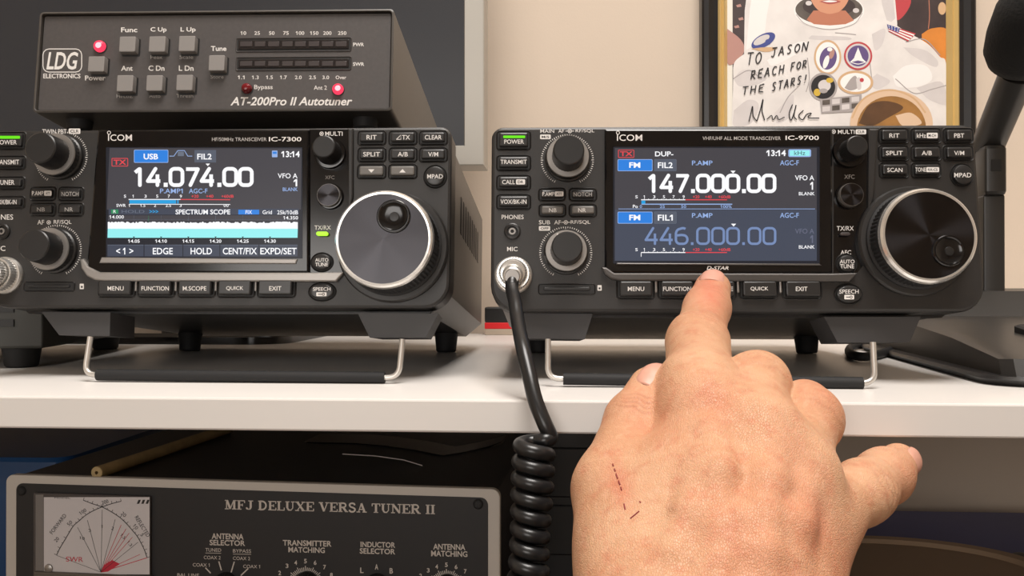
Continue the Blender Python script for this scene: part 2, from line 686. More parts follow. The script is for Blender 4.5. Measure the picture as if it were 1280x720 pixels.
def marks(D, b, lab, w):
    for it in lab:
        t, a0, b0, a1, b1 = it[:5]
        st = it[5] if len(it) > 5 else ''
        if st == 'box':                              # white tab with dark letters
            D.rect(b, a0, b0, a1, b1, M['ink'], w, 1.2)
            D.text(b, t, a0 + 2, b0 + 1.5, a1 - 2, b1 - 1.5, M['ink_dark'], w + 0.00006, 0.015)
        elif st == 'grey':
            D.text(b, t, a0, b0, a1, b1, M['ink_grey'], w, 0.0)
        elif st == 'b':
            D.text(b, t, a0, b0, a1, b1, M['ink'], w, 0.02)
        elif st == 'i':
            D.text(b, t, a0, b0, a1, b1, M['ink'], w, 0.02, 0.25)
        else:
            D.text(b, t, a0, b0, a1, b1, M['ink'], w, 0.006)


def round_key(D, name, cx, cy, rx, ry, lab):
    x, z, w, h = D.rect_of(cx - rx, cy - ry, cx + rx, cy + ry, 0.001)
    b = MB()

    def el(k, ww):
        return [D.L(x + (w / 2 + k) * math.cos(a), z + (h / 2 + k) * math.sin(a), ww) for a in [2 * PI * i / 36 for i in range(36)]]
    b.loft([el(0.0012, 0.0), el(0.0009, 0.0005), el(0.0004, 0.0001)], M['plastic'], False, False)
    b.loft([el(0.0004, -0.0003), el(0.0004, 0.0002)], M['well'])
    b.loft([el(0, -0.0003), el(0, 0.0013), el(-0.0003, 0.0018), el(-0.0008, 0.002)], M['button'])
    marks(D, b, lab, 0.00206)
    return b.build(name, D.root)


def dual_knob(D, cx, cy, r_ring, r_cap, tick_r, dots=()):
    """outer ring knob with an inner cap, and the tick scale printed around it"""
    x, z = D.p(cx, cy, 0.0045)
    mm = (D.p(cx + 10, cy, 0.0045)[0] - x) / 10
    R, rc, rt = r_ring * mm, r_cap * mm, tick_r * mm
    b = MB()
    for k in range(61):
        a = math.radians(-60 + k * 300 / 60 - 0)
        c, s = math.cos(a + 0), math.sin(a)
        if -120 < math.degrees(math.atan2(s, c)) < -60:
            continue
        q = rt * (0.94 if k % 6 else 0.91)
        t = 0.00017
        pts = [(x + q * c - t * s, z + q * s + t * c), (x + q * c + t * s, z + q * s - t * c), (x + rt * c + t * s, z + rt * s - t * c), (x + rt * c - t * s, z + rt * s + t * c)]
        b.add([D.L(p[0], p[1], 0.00008) for p in pts], [(0, 1, 2, 3)], M['ink'])
    b.build('dial_scale', D.root, recalc=False)
    b = MB()
    D.lathe(b, x, z, [(R + .0006, 0), (R + .0006, .002), (R, .0026), (R * .99, .0058), (R * .96, .0066), (R * .80, .0068)], M['plastic_dark'], 72, 0.00025, (2, 3))
    D.lathe(b, x, z, [(R * .985, .0064), (R * .96, .0072), (R * .90, .0072)], M['silver'], 72)
    ring = b.build('ring_knob', D.root)
    b = MB()
    D.lathe(b, x, z, [(rc * 1.05, .0065), (rc * 1.03, .0075), (rc, .0165), (rc * .97, .018), (rc * .9, .0185)], M['plastic_dark'], 64, 0.0002, (1, 2))
    a = math.radians(118)
    b.add([D.L(x + q * math.cos(a) + t * math.sin(a), z + q * math.sin(a) - t * math.cos(a), .0074) for q, t in ((R * .80, -.0004), (R * .80, .0004), (R * .9, .0004), (R * .9, -.0004))], [(0, 1, 2, 3)], M['ink'])
    b.build('knob_cap', ring)


def plain_knob(D, cx, cy, r_base, r_cap, hgt, metal=False):
    x, z = D.p(cx, cy, 0.003)
    mm = (D.p(cx + 10, cy, 0.003)[0] - x) / 10
    R, rc = r_base * mm, r_cap * mm
    b = MB()
    D.lathe(b, x, z, [(R, 0), (R, .0012), (R * .97, .002), (R * .8, .0022)], M['gloss'], 48)
    o = b
    if metal:
        D.lathe(b, x, z, [(rc, .002), (rc, hgt - .0006), (rc * .97, hgt)], M['silver'], 48)
        b.build('small_knob', D.root)
        return cap_disc(D, 'knob_face', x, z, rc * .95, hgt + .0001)
    D.lathe(b, x, z, [(rc * 1.08, .002), (rc * 1.02, hgt * .3), (rc, hgt - .0012), (rc * .95, hgt - .0003), (rc * .86, hgt)], M['plastic_dark'], 60, 0.00018, (1, 2))
    return b.build('small_knob', D.root)


def cap_disc(D, name, x, z, r, w, parent=None, m=None):
    """turned metal face; its own object so that the radial brushing runs around its centre"""
    b = MB()
    seg = 64
    vs = [(0, 0, 0)] if False else []
    rings = []
    for q in (0.0008, r * .5, r):
        rings.append([(q * math.cos(2 * PI * k / seg), 0, q * math.sin(2 * PI * k / seg)) for k in range(seg)])
    b.loft(rings, m or M['brushed'], True, False)
    o = b.build(name, parent or D.root, recalc=False)
    # outward normal faces the viewer (-y)
    if o.data.polygons[0].normal.y > 0:
        o.data.flip_normals()
    o.location = D.L(x, z, w)
    return o


def big_dial(D, cx, cy, r, dimple, hgt=0.0255):
    x, z = D.p(cx, cy, hgt)
    mm = (D.p(cx + 10, cy, hgt)[0] - x) / 10
    R = r * mm
    b = MB()
    D.lathe(b, x, z, [(R + .0042, 0), (R + .0042, .0022), (R + .0034, .0034), (R + .001, .0036)], M['plastic'], 96)
    b.build('dial_flange', D.root)
    b = MB()
    D.lathe(b, x, z, [(R + .0012, .003), (R + .0012, .0052), (R + .0004, .006), (R + .0002, hgt - .006), (R - .0004, hgt - .0052), (R - .0006, hgt - .0035), (R - .003, hgt - .003)],
            M['rubber'], 144, 0.0006, (2, 3))
    dial = b.build('tuning_dial', D.root)
    b = MB()
    D.lathe(b, x, z, [(R - .0009, hgt - .0036), (R + .0001, hgt - .0026), (R - .0004, hgt - .0008), (R - .0013, hgt + .0003), (R - .0022, hgt + .0002), (R - .0024, hgt - .0002)], M['chrome'], 96)
    b.build('polished_rim', dial)
    cap_disc(D, 'dial_face', x, z, R - .0015, hgt + .0001, dial)
    dx, dz = D.p(dimple[0], dimple[1], hgt)
    q = dimple[2] * mm
    b = MB()
    D.lathe(b, dx, dz, [(q, hgt), (q, hgt + .0009), (q * .95, hgt + .0014), (q * .88, hgt + .0014), (q * .82, hgt + .0009), (q * .7, hgt + .0005), (q * .45, hgt + .00025), (q * .1, hgt + .0002)], M['gloss'], 48)
    D.lathe(b, dx + .0004, dz - .0002, [(q * .3, hgt + .0002), (q * .27, hgt + .0007), (q * .1, hgt + .0008)], M['plastic_dark'], 24)
    b.build('finger_dimple', dial)


def emblem(D, b, x0, y0, x1, y1, w):
    """the maker's wordmark: letters with a small ring above the first one"""
    D.text(b, 'ICOM', x0, y0, x1, y1, M['ink'], w, 0.004)
    D.ellring(b, x0 + 1.2, y0 - 2.2, 2.4, 2.4, 0.8, M['ink'], w, 0, 16)


def display(D, panel_px, bar_px, lip_px, screen_px, mbar, mlip):
    """glossy raised display bezel, its grey lower bar, silver lip and the screen itself"""
    b = MB()
    q = [D.p(x, y, 0.002) for x, y in panel_px]
    D.slab(b, q, -0.001, 0.0021, 0.0010, M['gloss'])
    bez = b.build('display_bezel', D.root)
    b = MB()
    q = [D.p(x, y, 0.003) for x, y in bar_px]
    D.slab(b, q, -0.001, 0.0030, 0.0008, mbar)
    b.build('trim_bar', D.root, 20)
    b = MB()
    q = [D.p(x, y, 0.0024) for x, y in lip_px]
    D.slab(b, q, 0.001, 0.0028, 0.0005, mlip)
    b.build('screen_lip', bez, 20)
    x0, y0, x1, y1 = screen_px
    b = MB()
    x, z, w, h = D.rect_of(x0, y0, x1, y1, 0.0023)
    return bez, (x, z, w, h)


def triangle(D, b, cx, cy, s, up, m, w):
    k = -1 if up else 1
    D.poly(b, [(cx - s, cy - k * s * .5), (cx + s, cy - k * s * .5), (cx, cy + k * s * .6)], m, w)


def sd_slot(D, x0, y0, x1, y1):
    b = MB()
    x, z, w, h = D.rect_of(x0, y0, x1, y1, 0)
    D.slab(b, rr(x, z, w, h, .0008), -0.001, 0.0003, 0.0, M['well'])
    D.ring_slab(b, x, z, w, h, .0008, .0006, M['plastic'], 0.0, 0.0005)
    D.slab(b, rr(x, z + h * .05, w * .84, h * .38, .0006), 0.0002, 0.0009, 0.0003, M['plastic_dark'])
    b.build('card_slot', D.root)


def socket(D, cx, cy, r):
    x, z = D.p(cx, cy, 0)
    R = r * (D.p(cx + 10, cy, 0)[0] - x) / 10
    b = MB()
    D.lathe(b, x, z, [(R, 0), (R, .0008), (R * .85, .0012), (R * .62, .001), (R * .55, .0003)], M['plastic_dark'], 36)
    D.lathe(b, x, z, [(R * .42, .0003), (R * .40, .001), (R * .22, .001), (R * .2, .0004)], M['silver'], 28)
    D.lathe(b, x, z, [(R * .2, .0005), (R * .1, .0005)], M['well'], 16)
    b.build('headphone_socket', D.root)


def mic_jack(D, cx, cy, r):
    x, z = D.p(cx, cy, 0.004)
    R = r * (D.p(cx + 10, cy, 0.004)[0] - x) / 10
    b = MB()
    D.lathe(b, x, z, [(R * 1.04, 0), (R * 1.04, .0012), (R * .98, .0024), (R * .93, .0026)], M['nickel'], 60)
    D.lathe(b, x, z, [(R * .92, .002), (R * .92, .0065), (R * .87, .0078), (R * .78, .0078), (R * .76, .006)], M['chrome'], 72, 0.0003, (0, 1))
    b.build('microphone_socket', D.root)
    return x, z, R


def led_bar(D, cx, cy, w, h, m, name='indicator'):
    x, z, a, c = D.rect_of(cx - w / 2, cy - h / 2, cx + w / 2, cy + h / 2, 0.002)
    b = MB()
    D.slab(b, rr(x, z, a, c, c / 2.1), 0.001, 0.0026, 0.0003, m)
    b.build(name, D.root)


# --- right-hand transceiver ------------------------------------------------
A = Face('transceiver', 'black radio transceiver on the right, its screen reading 147.000.00 above 446.000.00', 'radio',
         at(917.5, 272, .412), 6.5, 2.0, (0, -0.02, 0.0), group=None)


def set_base(D):
    """move the root Empty down to the shelf under the body centre"""
    q = D.C + D.Rm @ np.array([0, 0.10, -0.047])
    q[2] = 0.0
    D.off = D.Rm.T @ (D.C - q)
    D.root.location = q
    # local z of the shelf under the rear feet
    p = D.C + D.Rm @ np.array([0, 0.190, -0.047])
    D.zb_rear = -0.047 - (p[2] - 0.0004) / math.cos(math.radians(6.5))


set_base(A)
pA = radio_body(A)
stand(A, [[(1151, 396), (1030, 396), (1047, 428), (1137, 428)], [(741, 392), (640, 391), (652, 423), (731, 424)]],
      ((685, 424), (685.5, 458), (704, 473.5), (1078, 479), (1093, 463), (1091, 428)))

c7 = lambda *q: [(740 + v / 2.881) if i % 2 == 0 else (140 + v / 2.881) for i, v in enumerate(q)]
c6 = lambda *q: [(600 + v / 2.77) if i % 2 == 0 else (140 + v / 2.77) for i, v in enumerate(q)]
c8 = lambda *q: [(1020 + v / 2.118) if i % 2 == 0 else (140 + v / 2.118) for i, v in enumerate(q)]

bez, scr = display(A, [(756, 341.5), (1041, 342), (1041, 161), (756, 161)],
                   [(752, 334), (756, 343), (764, 348.5), (776, 351), (1062, 352), (1072, 341), (1041, 341.5), (768, 341), (758, 334)],
                   [(770, 331), (1027, 332), (1024, 329.5), (771, 328.5)], (768, 184, 1026, 330), M['bar_shaded'], M['bar_shaded'])
b = MB()
W0 = 0.0023
A.rect(b, 766.5, 183.5, 1024.5, 329.5, M['s_dark'], W0, 1.0)
A.rect(b, 768.5, 185, 1021, 262, M['s_bg'], W0 + .00005)
A.rect(b, 768.5, 262, 1021, 326, M['s_bg2'], W0 + .00005)
screen = b.build('screen', bez, recalc=False)
b = MB()
W1, W2 = W0 + .00012, W0 + .00018


def T(D, s, box, m, bold=0.012, w=None):
    D.text(b, s, *box, M[m], W2 if w is None else w, bold)


def sline(D, box, m, px=0.9):
    x0, y0, x1, y1 = box
    D.line(b, [(x0, y0), (x1, y1)], px, M[m], W1)


A.frame(b, *c7(94, 136, 152, 165), 0.8, M['s_red'], W1)
T(A, 'TX', c7(101, 142, 146, 159), 's_red', .02)
T(A, 'DUP-', c7(227, 142, 293, 160), 's_white', .02)
T(A, '13:14', c7(628, 137, 698, 159), 's_white', .03)
A.rect(b, *c7(707, 134, 789, 162), M['s_lblue'], W1, 2)
A.rect(b, *c7(712, 138, 784, 158), M['s_aqua'], W1 + .00002, 1)
T(A, 'kHz', c7(728, 140, 768, 155), 's_key', .0)
for y0, fil, m in ((170, 'FIL2', 's_white'), (359, 'FIL1', 's_white')):
    A.rect(b, *c7(92, y0, 218, y0 + 43), M['s_lblue'], W1, 1.5)
    A.rect(b, *c7(94, y0 + 2, 216, y0 + 41), M['s_blue'], W1 + .00002, 1.2)
    T(A, 'FM', c7(134, y0 + 11, 174, y0 + 31), 's_white', .03)
    A.frame(b, *c7(224, y0, 304, y0 + 43), .5, M['s_line'], W1)
    A.rect(b, *c7(226, y0 + 2, 302, y0 + 41), M['s_grey'], W1)
    T(A, fil, c7(237, y0 + 11, 291, y0 + 32), 's_white', .02)
    T(A, 'P.AMP', c7(360, y0 + 5, 434, y0 + 22), 's_lblue', .01)
    T(A, 'AGC-F', c7(677, y0 + 4, 745, y0 + 22), 's_lblue', .01)
A.digits(b, '147.000.00', *c7(190, 222, 664, 292), M['s_white'], W2, 4.4)
A.digits(b, '446.000.00', *c7(190, 414, 664, 479), M['s_dim'], W2, 3.0)
triangle(A, b, *c7(508, 216), 3.2, False, M['s_white'], W2)
triangle(A, b, *c7(510, 407), 3.2, False, M['s_white'], W2)
for y0, m, mb_ in ((228, 's_white', 's_white'), (420, 's_dim2', 's_white')):
    T(A, 'VFO A', c7(731, y0, 800, y0 + 18), m, .01)
    T(A, '1', c7(786, y0 + 24, 796, y0 + 52), m, .02)
    T(A, 'BLANK', c7(745, y0 + 60, 802, y0 + 72), mb_, .01)
for y0 in (300, 490):
    T(A, 'S', c7(156, y0, 165, y0 + 11), 's_white')
    for s, x, wd, m in (('1', 188, 4, 's_white'), ('3', 224, 8, 's_white'), ('5', 259, 8, 's_white'), ('7', 294, 8, 's_white'), ('9', 330, 8, 's_white'), ('+20', 375, 24, 's_red'), ('+40', 419, 24, 's_red'), ('+60dB', 477, 44, 's_red')):
        T(A, s, c7(x - wd / 2, y0, x + wd / 2, y0 + 11), m, .01)
    sline(A, c7(177, y0 + 16, 336, y0 + 16), 's_white', 1.1)
    sline(A, c7(336, y0 + 16, 486, y0 + 16), 's_red', 1.1)
    for k in range(10):
        sline(A, c7(188 + k * 15.8, y0 + 12, 188 + k * 15.8, y0 + 16), 's_white', .6)
A.rect(b, *c7(178, 319, 192, 331), M['s_cyan'], W1)
sline(A, c7(178, 332, 505, 332), 's_lblue', 1.2)
sline(A, c7(177, 506, 177, 521), 's_white', .8)
T(A, 'Po', c7(147, 334, 165, 346), 's_white')
for s, x, wd in (('0', 176, 8), ('25', 253, 18), ('50', 330, 18), ('100%', 483, 40)):
    T(A, s, c7(x - wd / 2, 335, x + wd / 2, 346), 's_lblue', .01)
sline(A, c7(95, 349, 803, 349), 's_lblue', .6)
b.build('screen_graphics', screen, recalc=False)

b = MB()
emblem(A, b, *c7(90, 81, 181, 104), .0022)
A.text(b, 'VHF/UHF ALL MODE TRANSCEIVER', *c7(398, 88, 680, 101), M['ink_grey'], .0022, .005)
A.text(b, 'IC-9700', *c7(697, 85, 817, 101), M['ink'], .0022, .012)
A.text(b, 'D-STAR', *c7(413, 555, 492, 568), M['ink'], .0022, .02, .25)
b.build('lettering', bez, recalc=False)

b = MB()                                             # printing on the front panel
marks(A, b, [('PHONES', *c6(75, 356, 151, 371)), ('MIC', *c6(94, 467, 130, 482)),
             ('MAIN', *c6(209, 60, 257, 72)), ('AF', *c6(271, 60, 291, 72)), ('RF/SQL', *c6(331, 60, 396, 72)), ('M/S', *c6(208, 78, 245, 94), 'box'),
             ('SUB', *c6(204, 375, 243, 389)), ('AF', *c6(257, 375, 280, 389)), ('RF/SQL', *c6(314, 375, 382, 389)), ('OFF', *c6(204, 395, 243, 411), 'box'),
             ('MULTI', *c8(58, 47, 102, 58)), ('CLR', *c8(105, 46, 133, 59), 'box'), ('XFC', *c8(75, 166, 102, 177), 'grey'),
             ('TX/RX', *c8(55, 302, 100, 314)), ('AFC', *c8(65, 366, 93, 377))], .00008)
for cx, cy in (c6(311, 66), c6(297, 382), c8(47, 52)):
    A.ellring(b, cx, cy, 2.6, 2.6, .8, M['ink'], .00008)
    A.ell(b, cx, cy, 1.0, 1.0, M['ink'], .00008)
for s in (-1, 1):
    for cx, cy in (c6(311, 66), c6(297, 382)):
        A.line(b, [(cx + s * 2.6, cy), (cx + s * 5.5, cy)], .8, M['ink'], .00008)
for cx, cy in (c6(414, 609),):
    A.rect(b, cx - 2.6, cy - 3.4, cx + 2.6, cy + 3.4, M['ink'], .00008, .6)
    A.rect(b, cx - 1.2, cy - .6, cx + 1.2, cy + 1.8, M['ink_dark'], .00012)
b.build('lettering', pA, recalc=False)

# control strip to the right of the display, slightly raised and glossy
b = MB()
q = [A.p(x, y, 0) for x, y in ((1042, 346), (1063, 350), (1075, 337), (1086, 322), (1086, 161), (1042, 161))]
A.slab(b, q, -.001, .00006, 0, M['gloss'])
b.build('control_strip', A.root)
b = MB()
q = [A.p(x, y, .002) for x, y in ((1086, 262), (1094, 246), (1099, 160), (1086, 160))]
A.slab(b, q, -.001, .0016, .0010, M['plastic'])
b.build('trim_rib', A.root)

key(A, 'button', 624, 166.2, 660, 183.6, [('POWER', *c6(84, 95, 152, 110))], led=(629, 169.4, 656.5, 172.6))
key(A, 'button', 624, 196.6, 660, 209.6, [('TRANSMIT', *c6(71, 165, 162, 180))])
key(A, 'button', 624, 221.4, 660, 233.8, [('CALL', *c6(77, 235, 121, 250)), ('DR', *c6(125, 233, 156, 251), 'box')])
key(A, 'button', 624, 245.6, 660, 258.2, [('VOX/BK-IN', *c6(71, 303, 161, 318))])
key(A, 'button', 676.5, 238, 703.5, 247.6, [('P.AMP', *c6(216, 277, 257, 291)), ('ATT', *c6(259, 275, 289, 292), 'box')])
key(A, 'button', 714.8, 238, 742.6, 247.6, [('NOTCH', *c6(324, 278, 387, 292), 'grey')])
key(A, 'button', 677, 257.8, 704, 267.4, [('NB', *c6(239, 333, 265, 347))], M['button_lit'])
key(A, 'button', 714.8, 257.8, 742.6, 267.4, [('NR', *c6(340, 333, 367, 347))], M['button_lit'])
for x0, x1, s, t0, t1 in ((774.5, 814.5, 'MENU', 129, 188), (826, 865.5, 'FUNCTION', 256, 357), (877, 917, 'M.SCOPE', 401, 508), (928, 969.5, 'QUICK', 571, 635), (981.5, 1024, 'EXIT', 734, 776)):
    key(A, 'button', x0, 352, x1, 370.5, [(s, 740 + t0 / 2.881, 358.4, 740 + t1 / 2.881, 363.8)], hgt=.003)
for x in (820, 871.5, 922.5, 975.5):
    b = MB()
    x_, z_, w_, h_ = A.rect_of(x - 1.6, 349, x + 1.6, 366, .001)
    A.slab(b, rr(x_, z_, w_, h_, .0004), -.001, .0016, .0005, M['silver'])
    b.build('separator', A.root)
for r, names in ((0, ('RIT', 'kHz', 'PBT')), (1, ('SPLIT', 'A/B', 'V/M'))):
    for k, s in enumerate(names):
        x0 = (1102, 1142.5, 1183)[k]
        y0 = (162.6, 184.4)[r]
        n = len(s)
        cx = x0 + 16
        lab = [(s, cx - n * 2.1, y0 + 4.2, cx + n * 2.1, y0 + 9.6)]
        if s == 'kHz':
            lab = [(s, x0 + 3.5, y0 + 4, x0 + 15, y0 + 9.6), ('M-CH', x0 + 16, y0 + 3.4, x0 + 29.6, y0 + 10.2, 'box')]
        key(A, 'button', x0, y0, x0 + 31.5, y0 + 13, lab)
key(A, 'button', 1103, 206, 1133.5, 218.6, [('SCAN', *c8(189, 148, 229, 159))])
key(A, 'button', 1143, 206, 1174, 218.6, [('TONE', *c8(263, 147, 291, 158)), ('RX-CS', *c8(292, 146, 326, 159), 'box')])
round_key(A, 'round_button', 1203.2, 218.4, 12.4, 12.4, [('MPAD', *c8(366, 161, 411, 173))])
round_key(A, 'round_button', 1058.7, 329.6, 11, 10.5, [('AUTO', *c8(63, 391, 102, 401)), ('TUNE', *c8(64, 403, 101, 414))])
rk = round_key(A, 'round_button', 1061, 367.4, 15.5, 10.5, [('SPEECH', *c8(62, 470, 113, 481))])
b = MB()
A.rect(b, *c8(75, 484, 101, 496), M['ink'], .0021, .8)
A.ellring(b, *c8(93, 490), 1.8, 1.8, .8, M['ink_dark'], .00216)
A.line(b, [tuple(c8(80, 490)), tuple(c8(89, 490))], 1.0, M['ink_dark'], .00216)
b.build('key_symbol', rk, recalc=False)
dual_knob(A, 709.6, 197, 27, 19.2, 33.5)
dual_knob(A, 707.6, 314, 26.5, 19.2, 33.5)
plain_knob(A, 1063.6, 188, 21, 13.5, .0115)
plain_knob(A, 1063.4, 243.9, 17, 15, .0045, True)
big_dial(A, 1161.8, 293.8, 61.8, (1185, 313.7, 20), .0175)
led_bar(A, 1056.5, 292.6, 12, 4, M['smoke_seg'])
socket(A, 640.4, 289.5, 10.5)
sd_slot(A, 674, 356, 743, 367)
JX, JZ, JR = mic_jack(A, 641.5, 343, 23)

# --- left-hand transceiver --------------------------------------------------
B = Face('transceiver', 'black radio transceiver on the left, its screen showing 14.074.00 over a spectrum scope', 'radio',
         at(271.5, 271.5, .427), 6.5, 0.8, (0, -0.02, 0.0), group=None)
set_base(B)
pB = radio_body(B)
stand(B, [[(138, 390.6), (52, 390), (74, 419), (137, 420)], [(548, 392), (447, 391), (462, 422), (532, 422)]],
      ((113, 421), (106.5, 455), (122, 468.5), (481, 472), (498, 461), (503, 424)))
c4 = lambda *q: [(100 + v / 2.88) if i % 2 == 0 else (150 + v / 2.88) for i, v in enumerate(q)]
c3 = lambda *q: [(v / 2.25) if i % 2 == 0 else (150 + v / 2.25) for i, v in enumerate(q)]
c5 = lambda *q: [(370 + v / 2.25) if i % 2 == 0 else (140 + v / 2.25) for i, v in enumerate(q)]
bez, scr = display(B, [(108, 334), (122, 341), (386, 341), (386, 162), (122, 162)],
                   [(99, 324), (101, 335), (108, 345), (118, 350), (130, 351.5), (420, 352), (430, 340), (386, 340.5), (124, 340), (110, 333), (104, 323)],
                   [(124, 329), (370, 330), (372, 324), (127, 321.5)], (131, 184, 378, 322), M['silver'], M['silver'])
b = MB()
B.rect(b, 132.5, 184, 378, 323, M['s_dark'], W0, 1.0)
B.poly(b, [(133.5, 262), (376, 262), (377, 185.5), (137, 185)], M['s_bg'], W0 + .00005)
B.poly(b, [(132.5, 322), (375, 322), (376, 262), (133.5, 262)], M['s_dark'], W0 + .00005)
screen = b.build('screen', bez, recalc=False)
b = MB()
B.rect(b, *c4(194, 107, 318, 154), M['s_lblue'], W1, 1.5)
B.rect(b, *c4(196, 109, 316, 152), M['s_blue'], W1 + .00002, 1.2)
T(B, 'USB', c4(229, 121, 281, 142), 's_white', .025)
B.line(b, [tuple(c4(322, 130)), tuple(c4(338, 130)), tuple(c4(352, 110)), tuple(c4(376, 110)), tuple(c4(388, 130)), tuple(c4(404, 130))], .9, M['s_lblue'], W1)
B.rect(b, *c4(352, 114, 374, 130), M['s_line'], W1)
B.rect(b, *c4(412, 108, 490, 153), M['s_grey'], W1)
T(B, 'FIL2', c4(422, 121, 474, 142), 's_white', .02)
B.rect(b, *c4(691, 110, 711, 134), M['s_lblue'], W1, .8)
B.rect(b, *c4(694, 114, 708, 122), M['s_blue'], W2)
T(B, '13:14', c4(725, 112, 791, 134), 's_white', .025)
B.frame(b, *c4(114, 137, 173, 167), .8, M['s_red'], W1)
T(B, 'TX', c4(121, 143, 166, 161), 's_red', .02)
B.digits(b, '14.074.00', *c4(182, 169, 625, 241), M['s_white'], W2, 4.6)
triangle(B, b, *c4(460, 161), 2.8, False, M['s_white'], W2)
T(B, 'VFO A', c4(712, 192, 783, 210), 's_white', .01)
T(B, '1', c4(769, 213, 782, 239), 's_white', .02)
T(B, 'BLANK', c4(730, 243, 784, 256), 's_lblue', .01)
T(B, 'P.AMP1', c4(288, 247, 370, 264), 's_lblue', .01)
T(B, 'AGC-F', c4(392, 247, 459, 264), 's_lblue', .01)
T(B, 'S', c4(158, 269, 166, 280), 's_white')
for s, x, wd, m in (('1', 191, 4, 's_white'), ('3', 236, 8, 's_white'), ('5', 278, 8, 's_white'), ('7', 320, 8, 's_white'), ('9', 363, 8, 's_white'), ('+20', 414, 26, 's_red'), ('+40', 467, 26, 's_red'), ('+60dB', 531, 44, 's_red')):
    T(B, s, c4(x - wd / 2, 269, x + wd / 2, 280), m, .01)
sline(B, c4(175, 286, 362, 286), 's_white', 1.0)
sline(B, c4(362, 286, 541, 287), 's_red', 1.0)
B.rect(b, *c4(178, 288, 346, 301), M['s_cyan'], W1)
B.rect(b, *c4(350, 288, 355, 301), M['s_cyan'], W1)
sline(B, c4(178, 303, 541, 304), 's_white', .8)
T(B, 'SWR', c4(131, 302, 165, 313), 's_white')
for s, x, wd in (('1', 177, 4), ('1.5', 226, 18), ('2', 270, 8), ('2.5', 318, 20), ('3', 362, 8), ('oo', 526, 18)):
    T(B, s, c4(x - wd / 2, 303, x + wd / 2, 313), 's_white', .01)
B.rect(b, *c4(103, 319, 788, 341), M['s_key'], W1)
B.rect(b, *c4(112, 322, 138, 337), M['s_green'], W2)
T(B, 'R', c4(120, 324, 130, 335), 's_white', 0, W2 + .00004)
T(B, 'HOLD', c4(150, 324, 232, 335), 's_line', .0)
T(B, '>>>', c4(250, 324, 282, 335), 's_cyan', .02)
T(B, 'SPECTRUM SCOPE', c4(344, 322, 541, 340), 's_white', .02)
B.rect(b, *c4(570, 323, 645, 340), M['s_blue'], W2)
T(B, 'FIX', c4(596, 325, 619, 338), 's_white', .01, W2 + .00004)
T(B, 'Grid', c4(657, 325, 691, 339), 's_white', .01)
T(B, '25k/10dB', c4(710, 325, 785, 340), 's_white', .01)
B.rect(b, *c4(101, 343, 786, 366), M['s_bg'], W1)
T(B, '14.000', c4(106, 343, 158, 355), 's_white', .01)
T(B, '14.350', c4(732, 346, 785, 358), 's_white', .01)
for k in range(6):
    sline(B, c4(194 + 98 * k, 343, 194 + 98 * k, 366), 's_line', .4)
sline(B, c4(102, 358, 786, 358), 's_line', .4)
sline(B, c4(247, 344, 246, 366), 's_green', 1.2)
jag = [tuple(c4(100, 392))]
n = 140
for k in range(n + 1):
    jag.append(tuple(c4(100 + 684 * k / n, 369 + random.uniform(-4, 3))))
jag.append(tuple(c4(784, 392)))
for k in range(len(jag) - 3):
    (xa, ya), (xb, yb) = jag[k + 1], jag[k + 2]
    yl = c4(0, 392)[1]
    B.poly(b, [(xa, yl), (xb, yl), (xb, yb), (xa, ya)], M['s_white'], W1)
B.poly(b, [tuple(c4(99, 424)), tuple(c4(783, 424)), tuple(c4(784, 391)), tuple(c4(100, 391))], M['s_aqua'], W1)
for k in range(6):
    x = 194 + 98 * k
    triangle(B, b, *c4(x, 422), 1.6, False, M['s_dark'], W2)
    T(B, '14.%02d' % (5 + 5 * k), c4(x - 21, 430, x + 21, 442), 's_white', .015)
for x0, x1 in ((99, 229), (232, 369), (372, 502), (505, 643), (646, 783)):
    B.rect(b, *c4(x0, 450, x1, 491), M['s_key'], W1)
    sline(B, c4(x0, 450, x1, 450), 's_line', .6)
for s, x0, x1 in (('< 1 >', 130, 192), ('EDGE', 262, 334), ('HOLD', 398, 475), ('CENT/FIX', 514, 637), ('EXPD/SET', 649, 780)):
    T(B, s, c4(x0, 460, x1, 484), 's_white', .015)
b.build('screen_graphics', screen, recalc=False)
b = MB()
emblem(B, b, *c4(101, 52, 187, 75), .0022)
B.text(b, 'HF/50MHz TRANSCEIVER', *c4(475, 63, 672, 76), M['ink_grey'], .0022, .005)
B.text(b, 'IC-7300', *c4(680, 61, 797, 77), M['ink'], .0022, .012)
b.build('lettering', bez, recalc=False)
b = MB()
marks(B, b, [('PHONES', -18, 268, 16.4, 274.6), ('MIC', -9, 307.4, 6.7, 313.6),
             ('TWIN PBT', *c3(119, 26, 187, 39)), ('CLR', *c3(193, 24, 226, 39), 'box'),
             ('AF', *c3(105, 281, 124, 294)), ('RF/SQL', *c3(151, 281, 201, 294)),
             ('MULTI', *c5(82, 55, 131, 67)), ('XFC', *c5(82, 179, 108, 189), 'grey'), ('TX/RX', *c5(52, 319, 98, 331))], .00008)
for cx, cy in (c3(137, 288), c5(72, 61)):
    B.ellring(b, cx, cy, 2.6, 2.6, .8, M['ink'], .00008)
    B.ell(b, cx, cy, 1, 1, M['ink'], .00008)
cx, cy = c3(230, 468)
B.rect(b, cx - 2.6, cy - 3.4, cx + 2.6, cy + 3.4, M['ink'], .00008, .6)
B.rect(b, cx - 1.2, cy - .6, cx + 1.2, cy + 1.8, M['ink_dark'], .00012)
b.build('lettering', pB, recalc=False)
b = MB()
q = [B.p(x, y, 0) for x, y in ((387, 346), (421, 350), (433, 336), (437, 322), (437, 162), (387, 162))]
B.slab(b, q, -.001, .00006, 0, M['gloss'])
b.build('control_strip', B.root)
b = MB()
q = [B.p(x, y, .002) for x, y in ((436, 262), (441, 246), (441, 160), (434, 160))]
B.slab(b, q, -.001, .0016, .0008, M['plastic'])
b.build('trim_rib', B.root)
